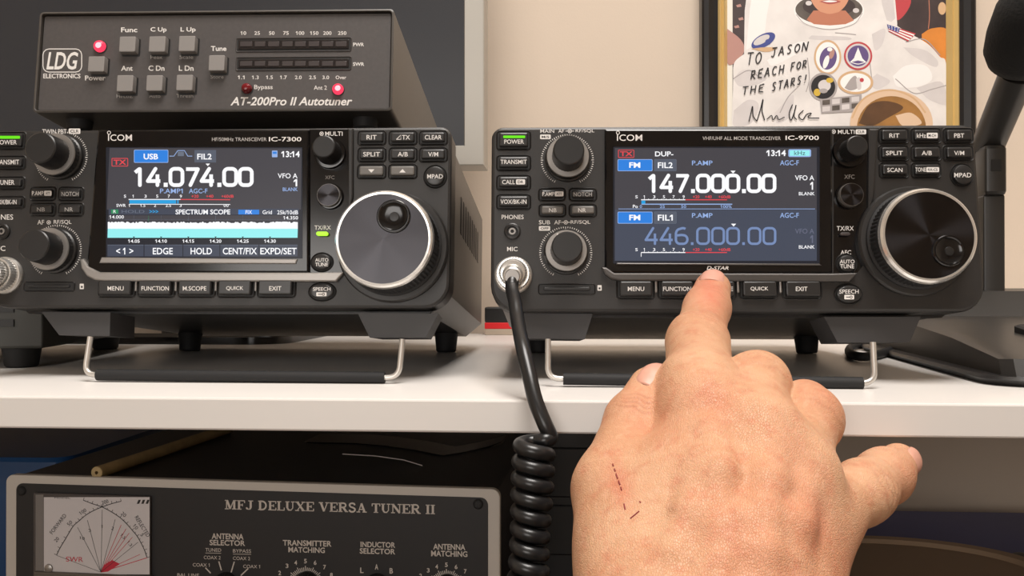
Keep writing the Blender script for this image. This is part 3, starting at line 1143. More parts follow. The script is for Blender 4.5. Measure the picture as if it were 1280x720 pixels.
key(B, 'button', -8, 167.4, 28, 183.4, [('POWER', -4, 175, 21, 180.6)], led=(-4, 169.8, 25, 173.4))
key(B, 'button', -8, 197.4, 28, 208.6, [('TRANSMIT', -12 + 3, 199.6, 24, 205.6)])
key(B, 'button', -8, 223.4, 27, 233.4, [('TUNER', -4, 225, 18, 231)])
key(B, 'button', -8, 248, 27, 257.4, [('VOX/BK-IN', -9 + 3, 249.6, 20.6, 255.4)])
key(B, 'button', 39.6, 236.4, 65.6, 247.4, [('P.AMP', *c3(90, 200, 122, 212)), ('ATT', *c3(124, 199, 145, 213), 'box')])
key(B, 'button', 74.8, 236.4, 100.6, 247.4, [('NOTCH', *c3(173, 202, 221, 214), 'grey')])
key(B, 'button', 39.6, 256.6, 65.6, 266.8, [('NB', *c3(104, 246, 126, 257), 'grey')])
key(B, 'button', 74.8, 256.6, 100.6, 266.8, [('NR', *c3(182, 246, 205, 257), 'grey')])
for x0, x1, s, t0, t1 in ((125.5, 165.5, 'MENU', 99, 157), (175, 215, 'FUNCTION', 221, 320), (225, 265.5, 'M.SCOPE', 370, 455), (274.5, 315, 'QUICK', 526, 588), (324.5, 366, 'EXIT', 681, 725)):
    key(B, 'button', x0, 350.5, x1, 368.6, [(s, 100 + t0 / 2.88, 357.8, 100 + t1 / 2.88, 363.2)], hgt=.003)
for x in (170.3, 220, 270, 319.8):
    b = MB()
    x_, z_, w_, h_ = B.rect_of(x - 1.6, 347.6, x + 1.6, 364, .001)
    B.slab(b, rr(x_, z_, w_, h_, .0004), -.001, .0016, .0005, M['silver'])
    b.build('separator', B.root)
for r, names in ((0, ('RIT', 'dTX', 'CLEAR')), (1, ('SPLIT', 'A/B', 'V/M'))):
    for k, s in enumerate(names):
        x0 = (450, 489, 527)[k]
        y0 = (165.8, 187)[r]
        n = len(s)
        cx = x0 + 14.5
        if s == 'dTX':
            o = key(B, 'button', x0, y0, x0 + 29, y0 + 11.8, [('TX', cx - 1, y0 + 3, cx + 9, y0 + 8.6)])
            b = MB()
            B.line(b, [(cx - 8, y0 + 8.4), (cx - 2.4, y0 + 8.4), (cx - 2.4, y0 + 3), (cx - 8, y0 + 8.4)], .8, M['ink'], .00197)
            b.build('triangle_symbol', o, recalc=False)
        else:
            key(B, 'button', x0, y0, x0 + 29, y0 + 11.8, [(s, cx - n * 2.1, y0 + 3, cx + n * 2.1, y0 + 8.6)])
for x0, up in ((449.5, False), (488.5, True)):
    o = key(B, 'button', x0, 208, x0 + 29.5, 219.6, [], M['button_lit'])
    b = MB()
    triangle(B, b, x0 + 14.6, 213.6, 4, up, M['ink'], .002)
    b.build('arrow_symbol', o, recalc=False)
round_key(B, 'round_button', 543.8, 220.2, 12.2, 12.2, [('MPAD', *c5(369, 175, 413, 187))])
round_key(B, 'round_button', 402, 327.5, 12, 9.8, [('AUTO', *c5(54, 411, 91, 421)), ('TUNE', *c5(54, 424, 90, 434))])
rk = round_key(B, 'round_button', 402.3, 364.4, 15, 9.6, [('SPEECH', *c5(48, 493, 97, 503))])
b = MB()
B.rect(b, *c5(57, 507, 86, 518), M['ink'], .0021, .8)
B.ellring(b, *c5(77, 512.5), 1.8, 1.8, .8, M['ink_dark'], .00216)
B.line(b, [tuple(c5(62, 512.5)), tuple(c5(73, 512.5))], 1.0, M['ink_dark'], .00216)
b.build('key_symbol', rk, recalc=False)
dual_knob(B, 70.5, 194, 26.5, 19.4, 33)
dual_knob(B, 63, 312, 26.5, 19.4, 33)
plain_knob(B, 411, 190, 19.8, 14.6, .013)
plain_knob(B, 411.3, 244.4, 16.3, 14.4, .0045, True)
big_dial(B, 479.1, 298.2, 62.3, (492, 270.6, 21))
led_bar(B, 402.6, 292, 14.5, 5, M['green2'])
socket(B, 3, 289.5, 10)
sd_slot(B, 31, 353.4, 93, 363.4)
mic_jack(B, 0, 343, 22)

# ------------------------------------------------------------------ antenna autotuner standing on the left transceiver
c1 = lambda *q: [(30 + v / 4.237) if i % 2 == 0 else (v / 4.237) for i, v in enumerate(q)]
c2 = lambda *q: [(250 + v / 3.556) if i % 2 == 0 else (v / 3.556) for i, v in enumerate(q)]
L = Face('antenna_tuner', 'dark grey antenna autotuner box with grey square buttons on top of the left transceiver', 'antenna tuner',
         at(268.5, 77.2, .456), 6.5, 2.0, (0, -0.10, 0.0345))
LW, LH = 0.1925, 0.0545
b = MB()
o0 = rr(0, 0, LW + .0024, LH + .0024, .0022, 4)
o1 = rr(0, 0, LW + .0006, LH + .0006, .0016, 4)
i0 = rr(0, 0, LW, LH, .0014, 4)
b.loft([[L.L(x, z, w) for x, z in o] for o, w in ((o0, -.205), (o0, .0014), (o1, .0018), (i0, .0016), (i0, -.0016))], M['tuner_case'], True, False)
b.build('cover', L.root, 30)
b = MB()
L.slab(b, rr(0, 0, LW - .0012, LH - .0012, .0010), -.0022, 0, .0002, M['tuner_face'])
pl = b.build('front_panel', L.root)
for sx in (-1, 1):
    for w in (-.014, -.19):
        b = MB()
        rings = [[L.L(sx * .080 + r * math.cos(a), zz, w + r * math.sin(a)) for a in [2 * PI * k / 20 for k in range(20)]] for zz, r in ((-.0284, .007), (-.0335, .0064), (-.0343, .0056))]
        b.loft(rings, M['rubber'])
        b.build('rubber_foot', L.root)


def square_button(D, box):
    x, z, w, h = D.rect_of(*box, .004)
    b = MB()
    D.slab(b, rr(x + .0003, z - .0004, w + .0012, h + .0012, .0006), -.001, .0001, 0, M['well'])
    D.slab(b, rr(x, z, w, h, .0006), -.001, .0042, .0004, M['tuner_button'])
    b.build('button', D.root)


for q in ((505, 193, 590, 275), (662, 192, 748, 275), (820, 190, 905, 272), (492, 398, 577, 485), (648, 398, 733, 482), (807, 396, 893, 480), (340, 298, 425, 380), (978, 292, 1062, 375)):
    square_button(L, c1(*q))


def round_led(D, name, cx, cy, r, m, core=None):
    x, z = D.p(cx, cy, .002)
    R = r * (D.p(cx + 10, cy, .002)[0] - x) / 10
    b = MB()
    D.lathe(b, x, z, [(R * 1.12, 0), (R * 1.12, .0004), (R * 1.0, .0005)], M['well'], 28)
    D.lathe(b, x, z, [(R, .0004), (R * .97, .0015), (R * .8, .0026), (R * .5, .0033), (R * .1, .0035)], m, 28)
    o = b.build(name, D.root)
    if core:
        b = MB()
        D.lathe(b, x + R * .15, z - R * .1, [(R * .5, .0034), (R * .3, .0037), (R * .05, .0038)], core, 20)
        b.build('bright_spot', o)


round_led(L, 'indicator', *c1(396, 241), 7.4, M['red_led'], M['red_core'])
round_led(L, 'indicator', *c2(205, 390), 6.6, M['red_off'])
round_led(L, 'indicator', *c2(611, 393), 7.0, M['red_led'], M['red_core'])
segs = ((178, 232), (243, 290), (303, 352), (365, 412), (422, 470), (483, 530), (542, 592), (603, 652))
for y0, y1, s0, s1 in ((170, 228, 184, 207), (255, 311, 272, 294)):
    b = MB()
    x, z, w, h = L.rect_of(*c2(163, y0, 671, y1), 0)
    L.slab(b, rr(x, z, w, h, .0004), -.001, .0001, 0, M['well'])
    L.ring_slab(b, x, z, w - .0006, h - .0006, .0004, .0008, M['tuner_face'], 0, .0005)
    L.slab(b, rr(x, z, w - .0022, h - .0024, .0003), -.001, .0006, .0002, M['smoke'])
    for a0, a1 in segs:
        xx, zz, ww, hh = L.rect_of(*c2(a0, s0, a1, s1), .0007)
        L.slab(b, rr(xx, zz, ww, hh, .0003), .0002, .0009, .0002, M['smoke_seg'])
    b.build('bar_meter', L.root)
b = MB()
lw = .00008
marks(L, b, [('Func', *c1(514, 145, 600, 171), 'b'), ('C Up', *c1(670, 144, 755, 174), 'b'), ('L Up', *c1(829, 144, 909, 174), 'b'),
             ('Ant', *c1(514, 348, 576, 375), 'b'), ('C Dn', *c1(659, 347, 744, 375), 'b'), ('L Dn', *c1(820, 347, 898, 375), 'b'),
             ('Power', *c1(323, 400, 432, 426), 'b'), ('Tune', *c1(990, 244, 1072, 270), 'b'),
             ('Peak', *c1(670, 293, 734, 312), 'grey'), ('Scale', *c1(824, 293, 896, 312), 'grey'), ('Hi/LoZ', *c1(490, 498, 577, 519), 'grey'),
             ('Auto', *c1(663, 498, 722, 518), 'grey'), ('Thresh', *c1(807, 498, 896, 517), 'grey'), ('Store', *c1(988, 397, 1057, 416), 'grey'),
             ('LDG', *c1(118, 275, 287, 369), 'i'), ('ELECTRONICS', *c1(102, 390, 299, 415), 'b'),
             ('PWR', *c2(681, 190, 729, 206), 'b'), ('SWR', *c2(680, 277, 730, 293), 'b'), ('Bypass', *c2(241, 377, 323, 402)), ('Ant 2', *c2(506, 380, 564, 399)),
             ('AT-200Pro II Autotuner', *c2(135, 431, 677, 469), 'i')], lw)
for s, x in (('10', 193), ('25', 254), ('50', 319), ('75', 382), ('100', 445), ('150', 508), ('200', 566), ('250', 632)):
    n = len(s)
    L.text(b, s, *c2(x - 6.2 * n, 139, x + 6.2 * n, 155), M['ink'], lw, .01)
for s, x in (('1.1', 183), ('1.3', 246), ('1.5', 309), ('1.7', 371), ('2.0', 437), ('2.5', 500), ('3.0', 559)):
    L.text(b, s, *c2(x - 15, 336, x + 15, 352), M['ink'], lw, .01)
L.text(b, 'Over', *c2(603, 336, 650, 352), M['ink'], lw, .01)
L.frame(b, *c1(98, 257, 308, 384), 1.1, M['ink'], lw, 8)
b.build('lettering', pl, recalc=False)

# ------------------------------------------------------------------ antenna tuner with the crossed-needle meter, below the shelf
MFJ_H = 0.0885
F = Face('antenna_tuner', 'black antenna tuner with a crossed-needle meter and pale rim below the shelf', 'antenna tuner',
         at(304, 703, .461), 0.0, -3.7, (0, -0.09, MFJ_H / 2 + 0.008))
FW = 0.2845
b = MB()
F.slab(b, rr(0, 0, FW, MFJ_H, .0045, 6), -.004, 0, .0006, mat('pale_anodised', (196, 190, 182), .45, 0.0))
rim = b.build('pale_rim', F.root)
b = MB()
F.slab(b, rr(.0002, 0, FW - .0130, MFJ_H - .0092, .0040, 6), -.003, .0004, .0002, mat('tuner_black', (26, 25, 27), .5, noise=.05, nscale=200))
fp = b.build('front_panel', F.root)
b = MB()
F.slab(b, rr(0, 0, FW - .004, MFJ_H - .003, .002, 3), -.185, -.004, 0, mat('tuner_cover', (26, 26, 28), .42, bump=.1, bscale=2000))
b.build('cover', F.root)
for sx in (-1, 1):
    for w in (-.02, -.16):
        b = MB()
        rings = [[F.L(sx * .115 + r * math.cos(a), zz, w + r * math.sin(a)) for a in [2 * PI * k / 18 for k in range(18)]] for zz, r in ((-MFJ_H / 2 + .002, .007), (-MFJ_H / 2 - .0072, .0064), (-MFJ_H / 2 - .008, .0056))]
        b.loft(rings, M['rubber'])
        b.build('rubber_foot', F.root)
for px, py in ((26, 614), (597.5, 630.5)):
    x, z = F.p(px, py, .001)
    b = MB()
    F.lathe(b, x, z, [(.0028, .0002), (.0027, .0008), (.002, .0014), (.0008, .0016)], M['rubber'], 24)
    for a in (0.6, 0.6 + PI / 2):
        c, s = math.cos(a), math.sin(a)
        b.add([F.L(x + u * c - v * s, z + u * s + v * c, .00162) for u, v in ((-.0016, -.0003), (.0016, -.0003), (.0016, .0003), (-.0016, .0003))], [(0, 1, 2, 3)], M['well'])
    b.build('screw', F.root)

m4 = lambda *q: [(v / 4.0) if i % 2 == 0 else (580 + v / 4.0) for i, v in enumerate(q)]
m5 = lambda *q: [(220 + v / 3.0476) if i % 2 == 0 else (580 + v / 3.0476) for i, v in enumerate(q)]
FS = 0.0225                                            # slope of this panel's lines in the picture


def ftext(b, s, x0, y0, x1, y1, m, w=.00046, bold=.01, rot=0.0):
    v, f = text_mesh(s, bold)
    cx, cy, wd, ht = (x0 + x1) / 2, (y0 + y1) / 2, x1 - x0, y1 - y0
    vs = []
    for u, t in v:
        X, Y = (u - .5) * wd, (.5 - t) * ht
        Y += FS * X if rot == 0 else 0
        c, sn = math.cos(rot), math.sin(rot)
        q = F.p(cx + X * c - Y * sn, cy + X * sn + Y * c, w)
        vs.append(F.L(q[0], q[1], w))
    b.add(vs, f, m)


# meter
b = MB()
paper = mat('meter_paper', (206, 202, 204), .6)
x, z, w, h = F.rect_of(*m4(172, 150, 756, 592), .001)
h2 = .030
F.slab(b, rr(x, z, w, h, .0008), -.001, .0022, .0005, mat('meter_housing', (74, 70, 70), .25))
mt = b.build('meter', F.root)
b = MB()
F.rect(b, *m4(219, 166, 748, 552), paper, .0023)
F.rect(b, *m4(178, 153, 217, 552), mat('meter_side_shade', (120, 116, 114), .4), .0023)  # flat grey strip: the meter's shadowed inner side put into the colour
meter_face = b.build('meter_face', mt, recalc=False)
b = MB()
mk = M['ink_dark']
mred = mat('meter_red', (196, 40, 62), .6)
mw = .00238
arc1 = [(283, 455), (300, 420), (330, 370), (365, 312), (398, 282), (430, 255), (470, 232), (510, 215), (560, 198), (606, 186)]
arc2 = [(735, 468), (722, 430), (705, 395), (685, 360), (660, 330), (632, 298), (600, 268), (558, 240), (510, 215), (460, 198), (416, 181)]
for arc in (arc1, arc2):
    P = [tuple(m4(*q)) for q in arc]
    P = [(p[0], p[1]) for p in smooth_path([(p[0], p[1], 0) for p in P], 4)]
    F.line(b, P, .95, mk, mw)
    for k in range(0, len(P), 2):
        i = min(k, len(P) - 2)
        t = np.array(P[i + 1]) - np.array(P[i])
        t /= np.linalg.norm(t)
        nn = np.array([t[1], -t[0]]) * (1 if arc is arc1 else 1)
        if nn[1] > 0:
            nn = -nn
        q = np.array(P[k]) + nn * (3.4 if k % 4 == 0 else 1.8)
        F.line(b, [P[k], tuple(q)], .6, mk, mw)
for (tx, ty), m, wd in (((387, 316), mk, .45), ((437, 281), mk, .45), ((511, 228), mk, .45), ((576, 276), mk, .45), ((606, 304), mred, .6), ((630, 324), mred, .6), ((646, 345), mred, .6),
                        ((662, 366), mred, .6), ((690, 391), mk, .5), ((700, 452), mred, .6), ((735, 469), mred, .9), ((283, 457), mk, .45)):
    F.line(b, [tuple(m4(505, 541)), tuple(m4(tx, ty))], wd, m, mw + .00002)
F.poly(b, [tuple(m4(*q)) for q in ((505, 542), (520, 505), (560, 480), (600, 500), (540, 538))], mred, mw - .00002)
for s, cx, cy, wd, ht, rot, m in (('FORWARD', 290, 300, 118, 20, -.92, mk), ('REFLECTED', 712, 312, 118, 20, 1.02, mk), ('20', 283, 378, 24, 18, -.9, mk), ('50', 348, 296, 26, 18, -.8, mk),
                                  ('100', 414, 238, 36, 18, -.6, mk), ('200', 525, 190, 34, 18, -.3, mk), ('20', 618, 252, 26, 18, .7, mk), ('10', 678, 314, 26, 18, .9, mk), ('5', 711, 354, 12, 18, 1.0, mk),
                                  ('10', 410, 371, 26, 14, .2, mk), ('2', 563, 322, 12, 16, .3, mk), ('3', 448, 332, 12, 16, -.2, mk), ('1.5', 615, 362, 28, 15, .8, mk), ('1.3', 648, 398, 28, 15, .9, mk), ('1', 510, 312, 5, 16, .0, mk)):
    x, y = m4(cx, cy)
    ftext(b, s, x - wd / 8, y - ht / 8, x + wd / 8, y + ht / 8, m, mw + .00003, .0, rot)
ftext(b, 'SWR', *m4(330, 464, 415, 489), mred, mw + .00003, .0)
ftext(b, 'MODEL', *m4(272, 166, 352, 174), mk, mw + .00003, .0)
for k in range(3):
    F.poly(b, [tuple(m4(q + 22 * k, yy)) for q, yy in ((684, 199), (696, 199), (704, 179), (692, 179))], mk, mw)
b.build('meter_scale', meter_face, recalc=False)
b = MB()                                               # clear lower cover of the meter
x, z, w, h = F.rect_of(*m4(172, 548, 756, 604), .003)
F.slab(b, rr(x, z, w, h, .001), .001, .0042, .0012, mat('meter_lens', (96, 90, 84), .12))
F.lathe(b, *F.p(*m4(240, 524), .003), [(.0026, .0022), (.0024, .003), (.0014, .0034), (.0004, .0035)], M['silver'], 20)
b.build('meter_lower_cover', mt)

# slab-serif title
TH, TN = .23, .10
SERIF = {
    'M': (1.08, [[(.16, 0), (.16, 1), TN], [(.86, 0), (.86, 1), TH], [(.2, .96), (.5, .04), TH], [(.8, .96), (.5, .04), TN]], [(0, .34, 0), (.66, 1.06, 0), (0, .3, 1), (.78, 1.06, 1)]),
    'F': (.78, [[(.22, 0), (.22, 1), TH], [(.1, .96), (.74, .96), TN], [(.2, .5), (.52, .5), TN], [(.72, .98), (.72, .72), TN], [(.52, .64), (.52, .36), TN]], [(.04, .44, 0), (.04, .3, 1)]),
    'J': (.72, [[(.5, 1), (.5, .22), TH], [(.5, .24), (.44, .08), TH * .8], [(.46, .06), (.2, .06), TN], [(.2, .06), (.1, .24), TH * .8]], [(.28, .72, 1)]),
    'D': (.92, [[(.22, 0), (.22, 1), TH], 'D'], [(.04, .4, 0), (.04, .4, 1)]),
    'E': (.8, [[(.22, 0), (.22, 1), TH], [(.1, .96), (.74, .96), TN], [(.2, .5), (.52, .5), TN], [(.1, .04), (.74, .04), TN], [(.73, .98), (.73, .72), TN], [(.52, .64), (.52, .36), TN], [(.74, .02), (.74, .28), TN]], [(.04, .3, 0), (.04, .3, 1)]),
    'L': (.76, [[(.22, 0), (.22, 1), TH], [(.1, .04), (.72, .04), TN], [(.7, .02), (.7, .32), TN]], [(.04, .3, 0), (.04, .42, 1)]),
    'U': (.94, [[(.22, 1), (.22, .3), TH], [(.22, .34), (.32, .1), TH * .8], [(.3, .07), (.6, .07), TN * 1.3], [(.58, .08), (.72, .3), TN], [(.72, .28), (.72, 1), TN]], [(.04, .42, 1), (.56, .9, 1)]),
    'X': (.94, [[(.18, .98), (.76, .02), TH], [(.76, .98), (.18, .02), TN]], [(0, .36, 1), (.58, .92, 1), (0, .36, 0), (.58, .92, 0)]),
    'V': (.94, [[(.18, .98), (.48, .02), TH], [(.78, .98), (.48, .02), TN]], [(0, .38, 1), (.6, .94, 1)]),
    'R': (.94, [[(.22, 0), (.22, 1), TH], 'R', [(.5, .48), (.76, .04), TH]], [(.04, .42, 0), (.04, .3, 1), (.66, .94, 0)]),
    'S': (.74, ['S'], []),
    'A': (.96, [[(.2, .02), (.46, .98), TN], [(.76, .02), (.46, .98), TH], [(.28, .32), (.66, .32), TN]], [(.02, .36, 0), (.56, .96, 0)]),
    'T': (.84, [[(.42, 0), (.42, 1), TH], [(.06, .96), (.78, .96), TN], [(.07, .98), (.07, .7), TN], [(.77, .98), (.77, .7), TN]], [(.22, .62, 0)]),
    'N': (.98, [[(.18, 0), (.18, 1), TN], [(.8, 0), (.8, 1), TN], [(.18, .96), (.8, .04), TH]], [(.02, .36, 0), (.02, .3, 1), (.62, .98, 1)]),
    'I': (.46, [[(.23, 0), (.23, 1), TH]], [(.04, .42, 0), (.04, .42, 1)]),
    ' ': (.42, [], []),
}


def serif_title(b, s, quad, m, w):
    (tlx, tly), (trx, try_), (brx, bry), (blx, bly) = quad
    tot = sum(SERIF[c][0] for c in s)
    x = 0

    def P(u, v):
        u /= tot
        px = tlx * (1 - u) * v + trx * u * v + blx * (1 - u) * (1 - v) + brx * u * (1 - v)
        py = tly * (1 - u) * v + try_ * u * v + bly * (1 - u) * (1 - v) + bry * u * (1 - v)
        return px, py
    hpx = bly - tly
    for c in s:
        wd, strokes, serifs = SERIF[c]
        for st in strokes:
            if st == 'D':
                q = [(.22, .96)] + [(.4 + .36 * math.cos(a), .5 + .45 * math.sin(a)) for a in np.linspace(PI / 2, -PI / 2, 12)] + [(.22, .04)]
                F.line(b, [P(x + u, v) for u, v in q], TH * .75 * hpx, m, w)
            elif st == 'R':
                q = [(.22, .96)] + [(.48 + .24 * math.cos(a), .73 + .23 * math.sin(a)) for a in np.linspace(PI / 2, -PI / 2, 9)] + [(.22, .5)]
                F.line(b, [P(x + u, v) for u, v in q], TH * .7 * hpx, m, w)
            elif st == 'S':
                q = [(.6, .76), (.54, .92), (.36, .97), (.18, .9), (.13, .74), (.24, .58), (.42, .5), (.58, .4), (.62, .24), (.52, .08), (.34, .03), (.17, .1), (.12, .26)]
                F.line(b, [P(x + p[0], p[1]) for p in smooth_path([(u, v, 0) for u, v in q], 3)], TH * .78 * hpx, m, w)
            else:
                (u0, v0), (u1, v1), t = st
                F.line(b, [P(x + u0, v0), P(x + u1, v1)], t * hpx, m, w)
        for u0, u1, v in serifs:
            vv = .04 if v == 0 else .96
            F.line(b, [P(x + u0, vv), P(x + u1, vv)], TN * hpx, m, w)
        x += wd


b = MB()
ink = mat('panel_print', (206, 198, 190), .6)
serif_title(b, 'MFJ DELUXE VERSA TUNER II', [tuple(m5(*q)) for q in ((186, 137), (988, 156), (988, 191), (186, 172))], ink, .00046)
for s, q in (('ANTENNA', (136, 265, 257, 287)), ('SELECTOR', (128, 290, 263, 311)), ('TUNED', (112, 321, 172, 334)), ('BYPASS', (217, 325, 286, 338)), ('COAX 2', (106, 350, 170, 363)), ('COAX 2', (217, 353, 282, 366)),
             ('COAX 1', (64, 378, 128, 391)), ('COAX 1', (256, 384, 320, 397)), ('BAL LINE', (5, 417, 88, 429)),
             ('TRANSMITTER', (407, 291, 592, 313)), ('MATCHING', (428, 317, 567, 338)), ('INDUCTOR', (703, 297, 835, 318)), ('SELECTOR', (700, 322, 835, 343)), ('ANTENNA', (980, 305, 1102, 327)), ('MATCHING', (972, 331, 1110, 353))):
    ftext(b, s, *m5(*q), ink, bold=.02 if q[3] - q[1] > 17 else .0)
for s, x, y in (('2', 395, 415), ('3', 423, 388), ('4', 456, 376), ('5', 493, 370), ('6', 530, 376), ('7', 566, 393), ('8', 592, 423), ('2', 932, 426), ('3', 961, 405), ('4', 993, 391), ('5', 1030, 384), ('6', 1067, 392), ('7', 1102, 409), ('L', 708, 405), ('A', 764, 392), ('B', 820, 407)):
    k = 8 if s in 'LAB' else 6.5
    ftext(b, s, *m5(x - k * .8, y - k * 1.3, x + k * .8, y + k * 1.3), ink, bold=.02)
for a0, b0, a1, b1 in ((112, 395, 132, 416), (163, 371, 173, 405), (222, 372, 210, 413), (275, 398, 247, 425)):
    F.line(b, [tuple(m5(a0, b0)), tuple(m5(a1, b1))], 1.5, ink, .00046)
for x0, x1, y in ((112, 172, 339), (217, 286, 343)):
    F.line(b, [tuple(m5(x0, y)), tuple(m5(x1, y + 1))], .6, ink, .00046)
for cx, cy in ((493, 462), (1030, 474)):
    for k in range(-21, 22):
        a = math.radians(90 + k * 6.2)
        r0, r1 = (52, 74) if k % 4 == 0 else (52, 68)
        F.line(b, [tuple(m5(cx + r * math.cos(a), cy - r * math.sin(a))) for r in (r0, r1)], 1.0, ink, .00046)
b.build('lettering', fp, recalc=False)
for cx, cy, r, m in ((180, 470, 50, 'chrome'), (493, 462, 46, 'plastic_dark'), (760, 476, 50, 'nickel'), (1030, 474, 46, 'plastic_dark')):
    x, z = F.p(*m5(cx, cy), .004)
    R = r / 3.0476 * .461 / FPX
    b = MB()
    F.lathe(b, x, z, [(R, .0004), (R, .002), (R * .92, .0035), (R * .86, .013), (R * .8, .0142), (R * .1, .0145)], M['plastic_dark'] if m == 'plastic_dark' else M['rubber'], 60, .0004, (2, 3))
    if m != 'plastic_dark':
        F.lathe(b, x, z, [(R * .8, .0141), (R * .78, .0152), (R * .1, .0154)], M[m], 48)
    b.add([F.L(x + u, z + v, .0155) for u, v in ((-.0005, R * .25), (.0005, R * .25), (.0005, R * .8), (-.0005, R * .8))], [(0, 1, 2, 3)], ink)
    b.build('selector_knob', F.root)

# equipment platform that lifts this tuner off the desk
top = F.root.location.z
plat = thing('riser', 'low black riser carrying the antenna tuner with the crossed-needle meter', 'riser', (F.root.location.x - .02, F.root.location.y - .0, DESK_Z))
b = MB()
b.box((-.135, -.08, 0), (.135, .10, top - DESK_Z), M['plastic_dark'], .003)
b.build('body', plat)

# ------------------------------------------------------------------ hollow rod lying on the tuner's cover
MFJ_TOP = float((F.C + F.Rm @ np.array([0, .05, MFJ_H / 2 - .0015]))[2])
ra = at_z(120.5, 591, MFJ_TOP + .0036)
rb = ra + np.array([.014, .155, 0])
rod = thing('rod', 'pale brown hollow rod lying on the black tuner cover below the shelf', 'rod', tuple(ra - np.array([0, 0, .0035])))
b = MB()
n = 24
d = Vector(rb - ra).normalized()
u = d.cross(Vector((0, 0, 1))).normalized()
v = u.cross(d)
o = Vector(rel(rod, ra))
e = Vector(rel(rod, rb))


def circ(c, r):
    return [tuple(c + r * (math.cos(2 * PI * k / n) * u + math.sin(2 * PI * k / n) * v)) for k in range(n)]


b.loft([circ(o + d * .02, .0010), circ(o, .0010), circ(o, .0032), circ(o + d * .0004, .0035), circ(e, .0035)], mat('pale_bamboo', (168, 146, 104), .6, noise=.15, nscale=90))
b.build('tube', rod)

# thin dark plastic sleeve lying folded on the cover
sl = MB()
pts_f = [(362, 566), (392, 567), (430, 568), (470, 572), (510, 579), (545, 587), (575, 581), (605, 573), (622, 566)]
front, back = [], []
for px, py in pts_f:
    p = at_z(px, py + 6, MFJ_TOP + .0015)
    lift = .004 + .0035 * math.sin((px - 362) / 260 * PI * 2.0)
    p = at_y(px, py, p[1] + .03)
    front.append(p)
    back.append(p + np.array([.004, .06, .003]))
sleeve = thing('plastic_sleeve', 'thin dark clear-edged plastic sleeve lying on the black tuner cover', 'plastic sleeve', (front[4][0], front[4][1], MFJ_TOP))
low = [np.array([p[0], p[1] + .03, MFJ_TOP + .0006]) for p in front]
F2 = [rel(sleeve, p) for p in front]
B2 = [rel(sleeve, p) for p in back]
L2 = [rel(sleeve, p) for p in low]
sl.loft([F2, B2, L2], mat('dark_film', (30, 28, 30), .22), False, False, False)
sl.build('film', sleeve, recalc=False)
sl = MB()
sl.tube(F2, .0005, mat('film_edge', (190, 182, 178), .3), 8)
sl.tube([rel(sleeve, at_y(px, py, front[5][1] - .001)) for px, py in ((428, 567.5), (470, 570), (505, 575), (528, 582))], .0003, sl.mats[0], 8)
sl.build('folded_edge', sleeve)

# ------------------------------------------------------------------ microphone cable plugged into the right transceiver
def wl(D, x, z, w):
    """world position of a face point"""
    return D.C + D.Rm @ np.array([x, -w, z])


def mic_cable(D, x, z, R, label, path_px, coil=None):
    R = float(R)
    p0 = wl(D, x, z, 0)
    nrm = D.Rm @ np.array([0, -1.0, 0])
    root = thing('microphone_cable', label, 'cable', tuple(p0 + nrm * .0075))
    ax = Vector(nrm)
    up = Vector(D.Rm @ np.array([0, 0, 1.0]))
    sd = Vector(D.Rm @ np.array([1.0, 0, 0]))
    ax2 = (ax - up * .22).normalized()

    def rings(prof, m, b, axis, seg=40, kn=0.0):
        rr_ = []
        for i, (r, w) in enumerate(prof):
            rr_.append([tuple(axis * (w - .0075) + (r - (kn if k % 2 else 0)) * (math.cos(2 * PI * k / seg) * sd + math.sin(2 * PI * k / seg) * up)) for k in range(seg)])
        b.loft(rr_, m)
    b = MB()
    rings([(R * .74, .006), (R * .74, .0115), (R * .68, .0128), (R * .60, .0130)], M['chrome'], b, ax, 64, .00025)
    rings([(R * .56, .0125), (R * .52, .0185), (R * .47, .0200), (R * .40, .0204)], M['nickel'], b, ax2)
    plug = b.build('plug', root)
    b = MB()
    rings([(R * .40, .018), (R * .385, .0235), (R * .36, .0255)], M['silver'], b, ax2)
    b.build('strain_relief', plug)
    return root, p0, ax, ax2


cab, p0, ax, ax2 = mic_cable(A, JX, JZ, JR, 'black coiled microphone cable hanging from the right transceiver and over the shelf edge', None)
start = p0 + np.array(ax2) * .0225
px_path = [(643.5, 376, .372), (647, 400, .362), (653, 432, .346), (661, 466, .337), (669, 500, .331), (681, 530, .3275), (688, 546, .3275)]
pts = [p0 + np.array(ax2) * .016, start, start + np.array(ax2) * .004 + np.array([0, 0, -.004])] + [at(*q) for q in px_path]
c_top, c_bot = at(668, 548, .3225), at(657, 800, .316)
axis = (c_bot - c_top)
ln = np.linalg.norm(axis)
axis /= ln
e1 = np.cross(axis, [0, 1.0, 0])
e1 /= np.linalg.norm(e1)
e2 = np.cross(axis, e1)
turns = 12
coil = []
N = turns * 28
rc, rt = .0054, .00285
for k in range(N + 1):
    t = k / N
    a = -2 * PI * turns * t + math.radians(8)
    rad = rc * (1.0 + .06 * math.sin(9 * t))
    c = c_top + axis * (ln * (t ** 1.03))
    coil.append(c + rad * (math.cos(a) * e1 + math.sin(a) * e2))
tail = [coil[-1] + np.array([0, 0, -.006 * k]) for k in range(1, 4)]
lead = smooth_path(pts + [coil[4], coil[8], coil[12]], 8)[:-9]
rad = [.0031 if i < len(lead) - 24 else .0031 - .00025 * (i - len(lead) + 24) / 24 for i in range(len(lead))]
run = lead + coil[8:] + tail
b = MB()
b.tube([rel(cab, q) for q in run], rad + [rt] * (len(run) - len(lead)), mat('cable_sheath', (30, 30, 31), .3), 16)
b.build('coiled_cord', cab, 60)

